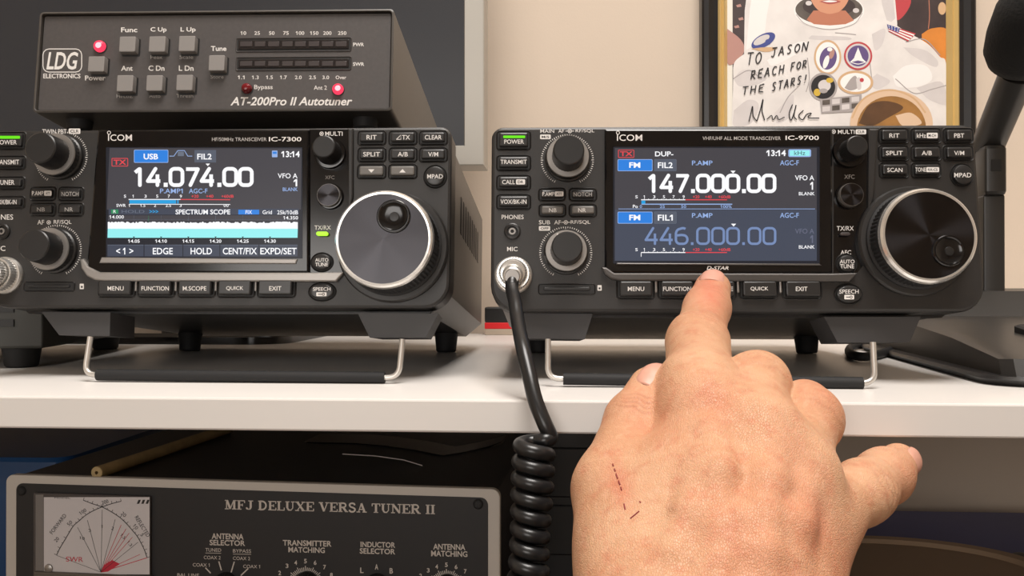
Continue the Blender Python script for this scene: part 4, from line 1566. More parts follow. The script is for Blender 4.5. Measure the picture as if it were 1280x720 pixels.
# plug in the left transceiver's socket (its cord leaves the frame)
jb = B.p(0, 343, .004)
cab2, p2, ax, ax2 = mic_cable(B, jb[0], jb[1], 22 * .427 / FPX, 'chrome microphone plug and cord in the left transceiver socket', None)
q0 = p2 + np.array(ax2) * .0225
b = MB()
pp = smooth_path([q0 - np.array(ax2) * .006, q0, q0 + np.array([-.008, -.010, -.006]), q0 + np.array([-.022, -.016, -.026]), q0 + np.array([-.034, -.014, -.044]), q0 + np.array([-.07, .0, -.0528 + .0]), q0 + np.array([-.12, .03, -.0528])], 8)
pp = [np.array([q[0], q[1], max(q[2], .0034)]) for q in pp]
b.tube([rel(cab2, q) for q in pp], .003, M['rubber'], 12)
b.build('cord', cab2, 60)

# ------------------------------------------------------------------ loudspeaker box at the left
k0 = at_z(9, 438, .0115)
xr = k0[0]
dirv = at_z(110, 422, .0115) - k0
spk = thing('speaker_box', 'dark grey metal box on rubber feet left of and behind the left transceiver', 'speaker', (xr - .0705, k0[1] + .08, 0), math.atan2(dirv[1], dirv[0]) - PI / 2)
b = MB()
bw = .13
dark = mat('olive_black_paint', (56, 56, 52), .5, bump=.1, bscale=2500)
b.box((-bw / 2, -.08, .0115), (bw / 2, .10, .105), dark, .0016)
b.build('cabinet', spk)
b = MB()
for i in range(9):
    b.box((-.05, -.0812, .024 + .008 * i), (.05, -.0798, .028 + .008 * i), M['well'])
b.build('grille', spk)
for sx in (-1, 1):
    for y in (-.065, .085):
        b = MB()
        b.loft([[(sx * .048 + r * math.cos(2 * PI * k / 20), y + r * math.sin(2 * PI * k / 20), zz) for k in range(20)] for zz, r in ((.0118, .0105), (.0012, .0088), (0.0002, .008))], M['rubber'])
        b.build('rubber_foot', spk)

# ------------------------------------------------------------------ monitor
my = .745
tr = at_y(606, 0, my)
br_ = at_y(605, 206.5, my)
mon_w, mon_h = .56, .345
mx1, mz0 = br_[0], br_[2]
mon = thing('monitor', 'large dark computer monitor with a silver bezel behind the left transceiver', 'monitor', (mx1 - mon_w / 2, my + .03, 0))
b = MB()
bz_w = .0172
sil = mat('monitor_silver', (176, 172, 164), .42, 0.15)


def mrect(x0, z0, x1, z1, y):
    return [(x, y, z) for x, z in ((x0, z0), (x1, z0), (x1, z1), (x0, z1))]


hw = mon_w / 2
z0, z1 = mz0, mz0 + mon_h
b.loft([mrect(-hw + .002, z0 + .002, hw - .002, z1 - .002, .012), mrect(-hw, z0, hw, z1, .006), mrect(-hw, z0, hw, z1, -.029), mrect(-hw + .001, z0 + .001, hw - .001, z1 - .001, -.030), mrect(-hw + bz_w, z0 + bz_w, hw - bz_w, z1 - bz_w, -.030), mrect(-hw + bz_w + .001, z0 + bz_w + .001, hw - bz_w - .001, z1 - bz_w - .001, -.0275)], sil, True, False)
b.build('bezel', mon, 25)
b = MB()
b.box((-hw + bz_w, -.0278, z0 + bz_w), (hw - bz_w, -.026, z1 - bz_w), mat('screen_off', (46, 47, 51), .35, spec=.4))
b.build('screen', mon)
b = MB()
b.box((-.035, .008, .008), (.035, .024, z0 + .14), M['plastic_dark'], .003)
b.build('neck', mon)
b = MB()
b.loft([[(x, y, zz) for x, y in rr(0, 0, .24 - q, .20 - q, .03, 6)] for zz, q in ((0, 0), (.006, 0), (.009, .006))], M['gloss'])
b.build('stand_base', mon)
b = MB()
b.loft([mrect(-hw + .06, z0 + .04, hw - .06, z1 - .04, .011), mrect(-hw + .12, z0 + .08, hw - .12, z1 - .08, .04)], M['plastic_dark'])
b.build('back_shell', mon)

# small red and black box behind, between the transceivers
rp = at_y(606, 410, .838)
rbx = thing('small_box', 'small red and black box at the back of the shelf between the transceivers', 'box', (rp[0] + .03, .85, 0))
b = MB()
b.box((-.03, -.012, 0), (.03, .012, .0062), mat('box_base_beige', (176, 160, 142), .6), .0006)
b.build('base', rbx)
b = MB()
b.box((-.0302, -.0122, .0062), (.0302, .0122, .0125), mat('red_card', (214, 30, 36), .45), .0006)
b.build('red_body', rbx)
b = MB()
b.box((-.0302, -.0122, .0125), (.0302, .0122, .028), M['plastic_dark'], .0015)
b.build('black_lid', rbx)

# ------------------------------------------------------------------ framed photograph on the wall
py_ = WALL_Y - .022
c9 = lambda *q: [(860 + v / 3.0476) if i % 2 == 0 else (v / 3.0476) for i, v in enumerate(q)]
P = Face('picture_frame', 'black and gold framed signed photograph of an astronaut on the wall behind the right transceiver', 'picture', at_y(1049, 40, py_), 0, 0, (0, -.022, 0))
x0, zt = P.p(877.5, -190)
x1, zb = P.p(1222, 262)
xg0, xg1 = P.p(898, 60)[0], P.p(1206.5, 60)[0]
xm0, xm1 = P.p(911, 60)[0], P.p(1190, 60)[0]
blk = mat('black_lacquer', (26, 25, 26), .3)
gold = mat('gold_leaf', (214, 184, 122), .28, .35)
matc = mat('white_mount', (228, 224, 214), .8)


def fr(xa, xb, za, zb_, w):
    return [P.L(x, z, w) for x, z in ((xa, zb_), (xb, zb_), (xb, za), (xa, za))]


e = xg0 - x0
g = xm0 - xg0
b = MB()
b.loft([fr(x0, x1, zt, zb, -.018), fr(x0, x1, zt, zb, -.002), fr(x0 + .002, x1 - .002, zt - .002, zb + .002, .0), fr(x0 + e * .4, x1 - e * .4, zt - e * .4, zb + e * .4, .001), fr(x0 + e * .75, x1 - e * .75, zt - e * .75, zb + e * .75, -.002), fr(x0 + e, x1 - e, zt - e, zb + e, -.0025), fr(x0 + e, x1 - e, zt - e, zb + e, -.010)], blk, False, False)
b.build('black_moulding', P.root, 20)
b = MB()
b.loft([fr(x0 + e, x1 - e, zt - e, zb + e, -.0022), fr(x0 + e + g * .15, x1 - e - g * .15, zt - e - g * .15, zb + e + g * .15, -.0008), fr(x0 + e + g * .45, x1 - e - g * .45, zt - e - g * .45, zb + e + g * .45, -.004), fr(x0 + e + g * .6, x1 - e - g * .6, zt - e - g * .6, zb + e + g * .6, -.0026), fr(x0 + e + g, x1 - e - g, zt - e - g, zb + e + g, -.008)], gold, False, False)
b.build('gold_slip', P.root, 20)
b = MB()
q = e + g
b.box(P.L(x0 + q, zb + q, -.012), P.L(x1 - q, zt - q, -.0085), matc)
b.build('white_mount', P.root)
b = MB()
b.box(P.L(x0 + .004, zb + .004, -.019), P.L(x1 - .004, zt - .004, -.012), mat('backing_board', (120, 96, 70), .8))
b.build('backing_board', P.root)

# the print itself: flat inks layered on the paper
PM = dict(bg=mat('print_dark_brown', (62, 50, 50), .5, noise=.25, nscale=50), suit=mat('print_white', (224, 219, 216), .5, noise=.09, nscale=38), fold=mat('print_shade', (207, 201, 200), .5, noise=.05, nscale=60),
          fold2=mat('print_pale', (236, 232, 230), .5), line=mat('print_grey', (164, 157, 156), .5), pink=mat('print_pink', (178, 134, 124), .5), orange=mat('print_orange', (206, 128, 52), .5, noise=.1, nscale=60),
          skin=mat('print_skin', (206, 146, 116), .5), skin2=mat('print_skin_dark', (184, 118, 92), .5), lip=mat('print_lip', (170, 84, 78), .5), red=mat('print_red', (186, 66, 72), .5), blue=mat('print_blue', (64, 74, 140), .5),
          purple=mat('print_purple', (96, 78, 128), .5), tan=mat('print_tan', (204, 168, 130), .5), helm=mat('print_helmet', (216, 186, 158), .5), visor=mat('print_visor', (146, 104, 54), .5, noise=.3, nscale=40), visor2=mat('print_visor_dark', (86, 58, 34), .5, noise=.3, nscale=40),
          ringd=mat('print_collar', (92, 84, 78), .5, noise=.3, nscale=90), ink=mat('pen_ink', (32, 30, 34), .5), yellow=mat('print_yellow', (206, 172, 66), .5), white=mat('print_paper', (238, 236, 234), .5))
b = MB()
pw = -.0082
lay = [0]


def W():
    lay[0] += 1
    return pw + .000008 * lay[0]


def pg(pts, m):
    P.poly(b, [tuple(c9(*q)) for q in pts], PM[m], W())


def el(cx, cy, rx, ry, m, rot=0.0):
    x, y = c9(cx, cy)
    P.ell(b, x, y, rx / 3.0476, ry / 3.0476, PM[m], W(), rot, 40)


def blob(pts, m):
    q = smooth_path([(x, y, 0) for x, y in pts + [pts[0]]], 6)
    pg([(p[0], p[1]) for p in q], m)


def stroke(pts, m, wd=3.0, curve=True):
    q = [tuple(c9(x, y)) for x, y in pts]
    if curve and len(q) > 2:
        q = [(p[0], p[1]) for p in smooth_path([(x, y, 0) for x, y in q], 6)]
    if curve or len(q) < 3:
        P.line(b, q, wd / 3.0476, PM[m], W())
    else:
        for qa, qb in zip(q[:-1], q[1:]):
            P.line(b, [qa, qb], wd / 3.0476, PM[m], W())


pg([(170, 760), (985, 760), (985, -420), (170, -420)], 'bg')
blob([(150, 110), (200, 150), (215, 190), (190, 230), (150, 240)], 'pink')
blob([(800, -80), (850, 0), (812, 70), (780, 60), (770, -60)], 'red')
blob([(890, 130), (930, 108), (990, 118), (990, 240), (930, 230), (895, 170)], 'orange')
el(968, 32, 15, 24, 'tan')
stroke([(918, 0), (920, 60), (916, 110)], 'skin2', 3)
for (x, y) in ((192, 20), (200, 70), (184, 100)):
    pg([(x - 9, y), (x + 8, y - 5), (x + 12, y + 5), (x - 4, y + 8)], 'pink')
# backpack and suit
pg([(213, 250), (216, 40), (236, -110), (780, -110), (797, 90), (790, 250)], 'suit')
pg([(222, 190), (236, 30), (262, -100), (330, -100), (300, 60), (290, 150)], 'fold2')
pg([(720, -100), (770, -100), (790, 70), (762, 95), (740, 20)], 'fold')
blob([(172, 300), (176, 240), (215, 205), (260, 180), (330, 120), (420, 70), (540, 110), (660, 80), (750, 75), (830, 120), (910, 165), (958, 215), (985, 260), (985, 560), (900, 760), (240, 760), (172, 560)], 'suit')
for pts, m in (([(172, 300), (215, 265), (300, 290), (270, 320), (200, 330)], 'fold'), ([(175, 420), (230, 380), (270, 400), (240, 470), (175, 480)], 'fold'), ([(330, 430), (400, 360), (390, 440), (340, 470)], 'fold'),
               ([(780, 290), (830, 250), (905, 250), (930, 300), (880, 330), (800, 330)], 'fold2'), ([(820, 180), (900, 190), (950, 230), (940, 255), (860, 215)], 'fold'), ([(700, 130), (750, 110), (740, 170), (712, 190)], 'fold'),
               ([(870, 335), (960, 310), (985, 360), (985, 400), (920, 380)], 'fold'), ([(300, 230), (420, 160), (450, 180), (330, 250)], 'fold2'), ([(470, 135), (600, 140), (612, 152), (470, 150)], 'fold'), ([(720, 280), (770, 310), (720, 340), (690, 310)], 'fold')):
    blob(pts, m)
for pts in ([(172, 300), (230, 268), (268, 290)], [(790, 300), (860, 355), (930, 340), (985, 325)], [(350, 430), (380, 372), (420, 330)], [(560, 125), (600, 128), (640, 132)], [(690, 215), (700, 300)], [(455, 220), (462, 300), (450, 350)], [(830, 160), (900, 150), (960, 210)]):
    stroke(pts, 'line', 3.5)
# collar, neck and chin
el(537, 42, 134, 70, 'fold2')
el(537, 36, 128, 58, 'ringd')
el(537, 24, 100, 40, 'bg')
pg([(452, 75), (478, 40), (600, 40), (632, 78), (600, 92), (540, 97), (480, 92)], 'skin2')
el(540, -45, 80, 100, 'skin')
blob([(500, 6), (540, -2), (582, 6), (540, 16)], 'lip')
blob([(512, 5), (540, 1), (568, 5), (540, 9)], 'white')
blob([(505, 45), (540, 53), (580, 45), (560, 60), (520, 60)], 'skin2')
stroke([(412, 55), (450, 92), (540, 112), (630, 92), (664, 50)], 'line', 2.5)
for x, y in ((640, 40), (460, 12)):
    el(x, y, 12, 9, 'fold')
# patches
el(287, 155, 50, 24, 'blue', -.5)
el(280, 152, 34, 14, 'fold', -.5)
el(305, 160, 11, 11, 'blue')
blob([(240, 186), (290, 180), (340, 182), (300, 198)], 'tan')
el(532, 218, 52, 66, 'tan')
el(532, 218, 45, 58, 'white')
el(534, 222, 32, 44, 'purple', .25)
el(526, 236, 10, 26, 'white', .3)
el(548, 205, 9, 20, 'pink', .3)
el(540, 188, 10, 8, 'white')
el(648, 213, 54, 54, 'red')
el(648, 213, 47, 47, 'fold')
el(648, 213, 40, 40, 'purple')
pg([(648, 180), (664, 222), (680, 238), (648, 230), (616, 238), (632, 222)], 'white')
stroke([(618, 236), (648, 244), (678, 236)], 'white', 3)
el(515, 331, 54, 54, 'line')
el(515, 331, 46, 46, 'ink')
el(520, 326, 24, 22, 'fold')
el(492, 352, 13, 14, 'yellow')
el(540, 306, 14, 10, 'yellow')
el(516, 346, 16, 9, 'line')
el(638, 314, 68, 45, 'tan')
el(638, 314, 58, 36, 'white')
blob([(596, 335), (620, 300), (640, 290), (650, 330), (620, 345)], 'line')
blob([(640, 300), (655, 296), (660, 335), (646, 340)], 'fold')
el(662, 305, 8, 8, 'red')
# flag on the shoulder
fl = [(758, 92), (868, 128), (838, 158), (765, 120)]


def bil(u, v):
    a = np.array(fl[0]) * (1 - u) + np.array(fl[1]) * u
    c = np.array(fl[3]) * (1 - u) + np.array(fl[2]) * u
    return tuple(a * (1 - v) + c * v)


for k in range(7):
    pg([bil(0, k / 7), bil(1, k / 7), bil(1, (k + 1) / 7), bil(0, (k + 1) / 7)], 'red' if k % 2 == 0 else 'white')
pg([bil(0, 0), bil(.45, 0), bil(.45, .6), bil(0, .6)], 'blue')
for i in range(4):
    for j in range(3):
        x, y = bil(.06 + .11 * i, .1 + .2 * j)
        el(x, y, 2, 1.6, 'white')
# chest box
pg([(503, 378), (662, 360), (660, 424), (508, 432)], 'line')
for i in range(4):
    for j in range(2):
        x, y = 512 + 37 * i, 382 - 4 * i + 25 * j
        pg([(x, y), (x + 29, y - 3), (x + 29, y + 16), (x, y + 19)], 'fold' if (i + j) % 2 else 'ringd')
# helmet held at the waist
el(775, 470, 158, 128, 'helm')
stroke([(625, 450), (660, 385), (720, 350), (790, 345), (860, 375), (905, 430)], 'tan', 7)
el(775, 490, 132, 124, 'visor')
blob([(650, 470), (690, 400), (760, 385), (820, 410), (760, 450), (700, 480)], 'visor2')
blob([(790, 440), (850, 430), (890, 470), (820, 480)], 'helm')
# inscription and signature
HW = {'T': ([(0, 1), (1, .98)], [(.5, 1), (.46, 0)]), 'O': ([(.5, .95), (.12, .7), (.1, .3), (.45, .02), (.85, .3), (.85, .7), (.5, .95)],), 'J': ([(.1, 1), (1, .98)], [(.6, 1), (.58, .2), (.35, 0), (.08, .15)]),
      'A': ([(0, 0), (.45, 1), (.9, 0)], [(.15, .35), (.8, .38)]), 'S': ([(.85, .9), (.45, 1), (.2, .75), (.7, .35), (.5, .05), (.1, .1)],), 'N': ([(0, 0), (.08, 1), (.8, 0), (.95, 1)],),
      'R': ([(.1, 0), (.12, 1)], [(0, .95), (.7, .95), (.7, .55), (.15, .48), (.95, 0)]), 'E': ([(.9, 1), (.15, .9), (.12, .1), (.9, 0)], [(.12, .52), (.75, .55)]), 'C': ([(.9, .85), (.4, .95), (.1, .5), (.4, .05), (.9, .12)],),
      'H': ([(.1, 0), (.12, 1)], [(.85, 0), (.87, 1)], [(.1, .5), (.87, .52)]), 'F': ([(.12, 0), (.15, 1)], [(.05, .97), (.9, 1)], [(.15, .5), (.7, .55)]), '!': ([(.5, 1), (.4, .35)], [(.36, .12), (.34, .02)])}


def write(s, x0, y0, x1, y1, hgt, wd=4.6):
    n = len(s)
    for i, ch in enumerate(s):
        if ch == ' ':
            continue
        t = i / n
        bx, by = x0 + (x1 - x0) * t, y0 + (y1 - y0) * t
        w = (x1 - x0) / n * .70
        sl_ = (y1 - y0) / (x1 - x0)
        for pl_ in HW[ch]:
            stroke([(bx + u * w + v * hgt * .14, by + sl_ * u * w - v * hgt) for u, v in pl_], 'ink', wd, ch in 'OSCJ')


write('TO', 222, 248, 288, 240, 46)
write('JASON', 315, 218, 464, 190, 34)
write('REACH', 238, 303, 372, 278, 34)
write('FOR', 390, 270, 458, 256, 30)
write('THE', 205, 362, 298, 348, 30)
write('STARS!', 318, 348, 462, 312, 32)
stroke([(232, 463), (240, 430), (246, 405), (248, 440), (262, 462)], 'ink', 4)
stroke([(262, 462), (275, 420), (286, 378), (282, 420), (292, 458)], 'ink', 4)
stroke([(300, 455), (318, 440), (324, 456), (338, 440), (346, 455), (368, 446)], 'ink', 3.5)
stroke([(398, 398), (386, 430), (392, 458), (404, 430), (412, 400), (404, 440), (414, 456)], 'ink', 4)
stroke([(440, 420), (422, 440), (436, 456), (452, 436), (470, 432), (458, 448), (500, 450)], 'ink', 4)
b.build('photo_print', P.root, recalc=False)

# ------------------------------------------------------------------ desk microphone at the right
ml = at_z(1278, 486, 0)
mf = at_z(1118, 445, 0)
mic = thing('desk_microphone', 'black desk microphone on a wedge base right of the right transceiver', 'microphone', (.288, .523, 0), math.radians(-6))
mp = mat('mic_black', (46, 44, 42), .38, noise=.08, nscale=40)
b = MB()
xl, xr_ = -.070, .080
# side profile (y, z): shallow nose at the front, raised back
prof = [(-.128, .000), (-.132, .004), (-.128, .0125), (-.060, .0195), (.060, .027), (.078, .044), (.110, .046), (.120, .040), (.122, .003), (.118, .0)]


def sect(x, d):
    cy = 0.0
    return [(x, cy + y * (1 - d), max(z * (1 - d * .8), 0 if d == 0 else .001)) for y, z in prof]


b.loft([sect(xl, .07), sect(xl + .004, .02), sect(xl + .012, 0), sect(xr_ - .012, 0), sect(xr_ - .004, .02), sect(xr_, .07)], mp)
base = b.build('base', mic, 30)
b = MB()
b.loft([[(x, y, zz) for x, y in rr(.005, -.005, .168 + k, .262 + k, .018, 5)] for zz, k in ((0.0002, -.004), (.003, .0), (.0045, -.003))], M['plastic_dark'])
b.build('base_skirt', mic)
for y0_, y1_, m in ((-.075, -.035, M['rubber']), (-.112, -.088, M['rubber'])):
    b = MB()
    zc = lambda y: .0125 + (y + .128) * .0075 / .068 + .0004
    b.loft([[(x, y, zc(y) + k) for x, y in rr(.012, (y0_ + y1_) / 2, .088, y1_ - y0_, .006, 4)] for k in (-.002, .0016)] + [[(x, y, zc(y) + .0024) for x, y in rr(.012, (y0_ + y1_) / 2, .085, y1_ - y0_ - .003, .005, 4)]], m)
    b.build('switch_bar', mic)
colx0 = rel(mic, at_y(1223, 300, .617))[0]
colx1 = rel(mic, at_y(1249, 300, .617))[0]
cz1 = rel(mic, at_y(1236, 245, .617))[2]
bz1 = rel(mic, at_y(1236, 184, .617))[2]
b = MB()
b.box((colx0, .085, .040), (colx1, .105, cz1), mp, .0015)
b.build('column', mic)
b = MB()
bx0, bx1 = rel(mic, at_y(1224, 215, .615))[0], rel(mic, at_y(1251, 215, .615))[0]
b.box((bx0, .082, cz1 - .001), (bx1, .108, bz1), mp, .003)
b.box((bx0 + .004, .0812, cz1 + .016), (bx0 + .0105, .0822, cz1 + .024), M['well'])
hinge = b.build('hinge_block', mic)
b = MB()
a0, a1 = rel(mic, at(1229, 196, .612)), rel(mic, at(1272, 92, .555))
b.tube([a0, a1], [.0108, .0112], mp, 24)
b.build('arm', mic, 50)
b = MB()
h0 = Vector(rel(mic, at(1270, 78, .555)))
hd = (Vector(a1) - Vector(a0)).normalized()
rings = []
s1 = hd.orthogonal().normalized()
s2 = hd.cross(s1)
for t, r in ((-.004, .008), (-.002, .017), (.006, .0215), (.02, .0235), (.038, .0235), (.052, .020), (.060, .012), (.063, .003)):
    rings.append([tuple(h0 + hd * t + r * (math.cos(2 * PI * k / 32) * s1 + math.sin(2 * PI * k / 32) * s2)) for k in range(32)])
b.loft(rings, mat('black_foam', (24, 24, 24), .95, bump=.8, bscale=500))
b.build('foam_head', mic, 80)
# its cord loops on the shelf behind the wire stand
b = MB()
cp = [at_z(1128, 432, .0032), at_z(1108, 440, .0032), at_z(1080, 446, .0032), at_z(1062, 441, .0032), at_z(1066, 433, .0032), at_z(1090, 431, .0032), at_z(1120, 427, .0042), at_z(1150, 424, .0042)]
b.tube([rel(mic, q) for q in smooth_path(cp, 8)], .0028, M['rubber'], 12)
b.build('cord', mic, 60)

# ------------------------------------------------------------------ things in the shade below the shelf
# blue carrier bag left of the meter tuner
bl = at_y(20, 640, .60)
bag = thing('storage_box', 'blue plastic storage box left of the meter tuner below the shelf', 'box', (bl[0] - .05, .66, DESK_Z))
blue = mat('blue_plastic', (22, 66, 112), .35)
b = MB()
zt_ = at_y(20, 566, .60)[2] - DESK_Z
b.loft([[(x, y, z) for x, y in rr(0, 0, .20 - k, .16 - k, .012, 4)] for z, k in ((0, .016), (zt_ - .004, .0), (zt_, .001), (zt_, .006), (.004, .022))], blue)
b.build('tub', bag)
b = MB()
b.loft([[(x, y, z) for x, y in rr(0, 0, .206 - k, .166 - k, .014, 4)] for z, k in ((zt_ - .012, .0), (zt_ - .002, 0), (zt_ + .001, .003), (zt_ + .001, .01))], blue, False, True)
b.build('lid', bag)
# black equipment case behind the coiled cable
q0, q1 = at_y(648, 630, .665), at_y(810, 630, .665)
eq = thing('equipment_case', 'black equipment case below the shelf behind the coiled cable', 'case', ((q0[0] + q1[0]) / 2, .765, DESK_Z))
b = MB()
w2 = (q1[0] - q0[0]) / 2
hh = -SH_T - .006 - DESK_Z
b.box((-w2, -.10, .006), (w2, .10, hh), M['case'], .003)
b.build('cabinet', eq)
for z in (hh * .30, hh * .52):
    b = MB()
    b.box((-w2 + .004, -.1022, z), (w2 - .004, -.099, z + hh * .19), M['plastic_dark'], .0012)
    b.build('front_plate', eq)
for sx in (-1, 1):
    for y in (-.08, .08):
        b = MB()
        b.loft([[(sx * (w2 - .02) + r * math.cos(2 * PI * k / 16), y + r * math.sin(2 * PI * k / 16), zz) for k in range(16)] for zz, r in ((.0062, .009), (0.0002, .008))], M['rubber'])
        b.build('foot', eq)
# dark blue folder and a brown disc-shaped tray at the lower right
fz = at_y(1180, 694, .70)[2]
fo = thing('folder', 'flat dark blue folder under the shelf, behind the brown round tray', 'folder', (at_y(1180, 694, .70)[0], .74, DESK_Z))
b = MB()
b.box((-.16, -.04, 0), (.16, .10, fz - DESK_Z), mat('navy_card', (70, 80, 140), .5), .002)
b.build('cover', fo)
tz = fz - .002
tr_ = thing('round_tray', 'brown round tray in front of the dark blue folder', 'tray', (at_y(1120, 712, .60)[0], .60, DESK_Z))
th = at_y(1110, 705, .60)[2] - DESK_Z
b = MB()
b.loft([[(r * math.cos(2 * PI * k / 64) * 1.5, r * math.sin(2 * PI * k / 64), z) for k in range(64)] for z, r in ((0, .066), (th - .002, .07), (th, .069), (th - .001, .064), (th - .004, .062))], mat('brown_board', (150, 126, 102), .6))
b.build('dish', tr_)
# black canister at the right edge of the folder
cn = at_y(1281, 714, .66)
can = thing('canister', 'black round-topped canister at the lower right corner below the shelf', 'canister', (cn[0], .66, DESK_Z))
b = MB()
hc = cn[2] - DESK_Z + .013
b.loft([[(r * math.cos(2 * PI * k / 40), r * math.sin(2 * PI * k / 40), z) for k in range(40)] for z, r in ((0, .014), (.001, .015), (hc - .012, .015), (hc - .005, .013), (hc - .001, .008), (hc, .002))], M['plastic_dark'])
b.build('body', can)

# ------------------------------------------------------------------ the hand
def build_hand():
    mm = .001

    def J(px, py, d):
        return at(px, py, d)
    prims = {}

    def cone(p, a, b_, ra, rb_):
        ba = b_ - a
        t = np.clip(((p - a) @ ba) / (ba @ ba), 0, 1)
        return np.linalg.norm(p - a - t[:, None] * ba, axis=1) - (ra + (rb_ - ra) * t)

    def smin(a, b_, k):
        h = np.clip(.5 + .5 * (b_ - a) / k, 0, 1)
        return b_ * (1 - h) + a * h - k * h * (1 - h)

    idx = [(J(877, 505, .300), 9.6), (J(872, 428, .357), 11.3), (J(884, 385, .383), 10.2), (J(890, 362, .3960), 8.6)]
    mid = [(J(946, 545, .288), 11.9), (J(945, 482, .3185), 11.8), (J(943, 530, .3200), 9.6), (J(938, 575, .311), 8.2)]
    rng = [(J(992, 594, .283), 11.2), (J(1011, 524, .3115), 11.2), (J(1005, 508, .3195), 9.6), (J(998, 556, .3185), 8.2)]
    pky = [(J(1017, 659, .280), 10.7), (J(1078, 614, .300), 9.9), (J(1104, 596, .315), 9.0), (J(1123, 579, .326), 7.7)]
    thb = [(J(800, 745, .258), 16.0), (J(770, 612, .290), 14.0), (J(792, 528, .312), 10.6), (J(815, 487, .322), 8.9)]
    wr = [J(838, 800, .248), J(880, 805, .243), J(925, 810, .242), J(956, 815, .248)]
    fa = [J(905, 1000, .224), J(912, 1300, .216)]
    fingers = [idx, mid, rng, pky]
    ridges = []

    def sdf(p):
        palm = None
        for w_, f_ in zip(wr, fingers):
            d = cone(p, w_, f_[0][0], .0160, f_[0][1] * mm - (.0012 if f_ is idx else .0006))
            palm = d if palm is None else smin(palm, d, .021)
        # flesh of the palm, away from the viewer
        pc = (idx[0][0] + pky[0][0] + wr[1] + wr[2]) / 4 + CF * .008
        for a, b_, ra, rb_ in ((wr[0] + CF * .012, mid[0][0] + CF * .016, .018, .014), (wr[3] + CF * .012, pky[0][0] + CF * .012, .0175, .013), (wr[1] + CF * .01, idx[0][0] + CF * .013, .017, .013)):
            palm = smin(palm, cone(p, a, b_, ra, rb_), .012)
        for w_ in (wr[0], wr[3]):
            sgn = 1
            palm = smin(palm, cone(p, w_, fa[0] + (w_ - (wr[0] + wr[3]) / 2) * .8, .0175, .022), .016)
        palm = smin(palm, cone(p, fa[0] - CR * .012, fa[1] - CR * .014, .025, .031), .014)
        palm = smin(palm, cone(p, fa[0] + CR * .012, fa[1] + CR * .014, .025, .031), .014)
        # thumb: metacarpal flesh belongs to the palm
        palm = smin(palm, cone(p, thb[0][0], thb[1][0], .017, thb[1][1] * mm), .016)
        # web between thumb and index metacarpal
        palm = smin(palm, cone(p, (thb[1][0] + wr[0]) / 2 + CF * .004, (idx[0][0] * .55 + wr[0] * .45), .012, .0125), .018)
        for a, b_, ra, rb_ in ridges:
            palm = smin(palm, cone(p, a, b_, ra, rb_), .006)
        out = palm
        fl = []
        for i, f_ in enumerate(fingers):
            d = None
            for (a, ra), (b_, rb_) in zip(f_[:-1], f_[1:]):
                c = cone(p, a, b_, ra * mm, rb_ * mm)
                d = c if d is None else smin(d, c, .0035 if i != 3 else .008)
            # slightly swollen middle joint
            s = np.linalg.norm(p - f_[1][0], axis=1) - (f_[1][1] + (.0 if i == 0 else .2)) * mm
            if i != 3:
                d = smin(d, s, .004)
            if i == 0:                                 # fleshy first segment of the index finger
                a, b_ = f_[0][0], f_[1][0]
                d = smin(d, cone(p, a + (b_ - a) * .32, a + (b_ - a) * .97, .0121, .0115), .007)
            fl.append(smin(palm, d, (.014, .008, .008, .010)[i]))
        d = None
        for (a, ra), (b_, rb_) in zip(thb[1:-1], thb[2:]):
            c = cone(p, a, b_, ra * mm, rb_ * mm)
            d = c if d is None else smin(d, c, .004)
        fl.append(smin(palm, d, .007))
        for d in fl:
            out = smin(out, d, .0012)
        # knuckle heads
        for f_ in fingers[1:3]:
            k = f_[0][0] - CF * .002 + CU * .001
            out = smin(out, np.linalg.norm(p - k, axis=1) - (f_[0][1] - .6) * mm, .010)
        return out

    # extensor tendons and veins standing out on the back of the hand
    def seat(px, py, sink):
        v = ray(px, py)
        q = CAM + v * .2
        for _ in range(60):
            q = q + v * float(sdf(q[None])[0]) * .9
        return q + v * sink
    found = []
    for pts, r in (([(947, 730), (950, 690), (954, 650), (960, 605), (962, 565)], .0042), ([(892, 725), (896, 660), (898, 590), (890, 540)], .0032), ([(985, 700), (995, 655), (1000, 615)], .0030), ([(905, 700), (925, 655), (948, 630)], .0016), ([(840, 690), (862, 640), (872, 575)], .0018)):
        ps = [seat(x_, y_, r * (.45 if 0 < i_ < len(pts) - 1 else 1.5)) for i_, (x_, y_) in enumerate(pts)]
        found += [(a, b_, r, r) for a, b_ in zip(ps[:-1], ps[1:])]
    ridges.extend(found)

    # --- sparse sampling on a grid, then surface nets
    h = .00064
    allp = np.array([q for f_ in fingers + [thb] for q, _ in f_] + wr + fa)
    lo, hi = allp.min(0) - .034, allp.max(0) + .034
    step = 4
    n = (np.ceil((hi - lo) / (h * step)).astype(int) + 1)
    cg = [lo[i] + np.arange(n[i]) * h * step for i in range(3)]
    G = np.stack(np.meshgrid(*cg, indexing='ij'), -1).reshape(-1, 3)
    D0 = np.concatenate([sdf(G[i:i + 400000]) for i in range(0, len(G), 400000)]).reshape(n)
    nf = n * step
    FX = np.repeat(np.repeat(np.repeat(D0, step, 0), step, 1), step, 2).astype(np.float32)
    act = np.abs(D0) < h * step * 2.6
    ia = np.argwhere(act)
    o = np.stack(np.meshgrid(*[np.arange(step)] * 3, indexing='ij'), -1).reshape(-1, 3)
    fi = (ia[:, None, :] * step + o[None]).reshape(-1, 3)
    pv = lo + fi * h
    dv = np.concatenate([sdf(pv[i:i + 400000]) for i in range(0, len(pv), 400000)])
    FX[fi[:, 0], fi[:, 1], fi[:, 2]] = dv
    S = FX < 0
    c = [S[a:nf[0] - 1 + a, b_:nf[1] - 1 + b_, g_:nf[2] - 1 + g_] for a in (0, 1) for b_ in (0, 1) for g_ in (0, 1)]
    tot = sum(q.astype(np.int8) for q in c)
    cells = np.argwhere((tot > 0) & (tot < 8))
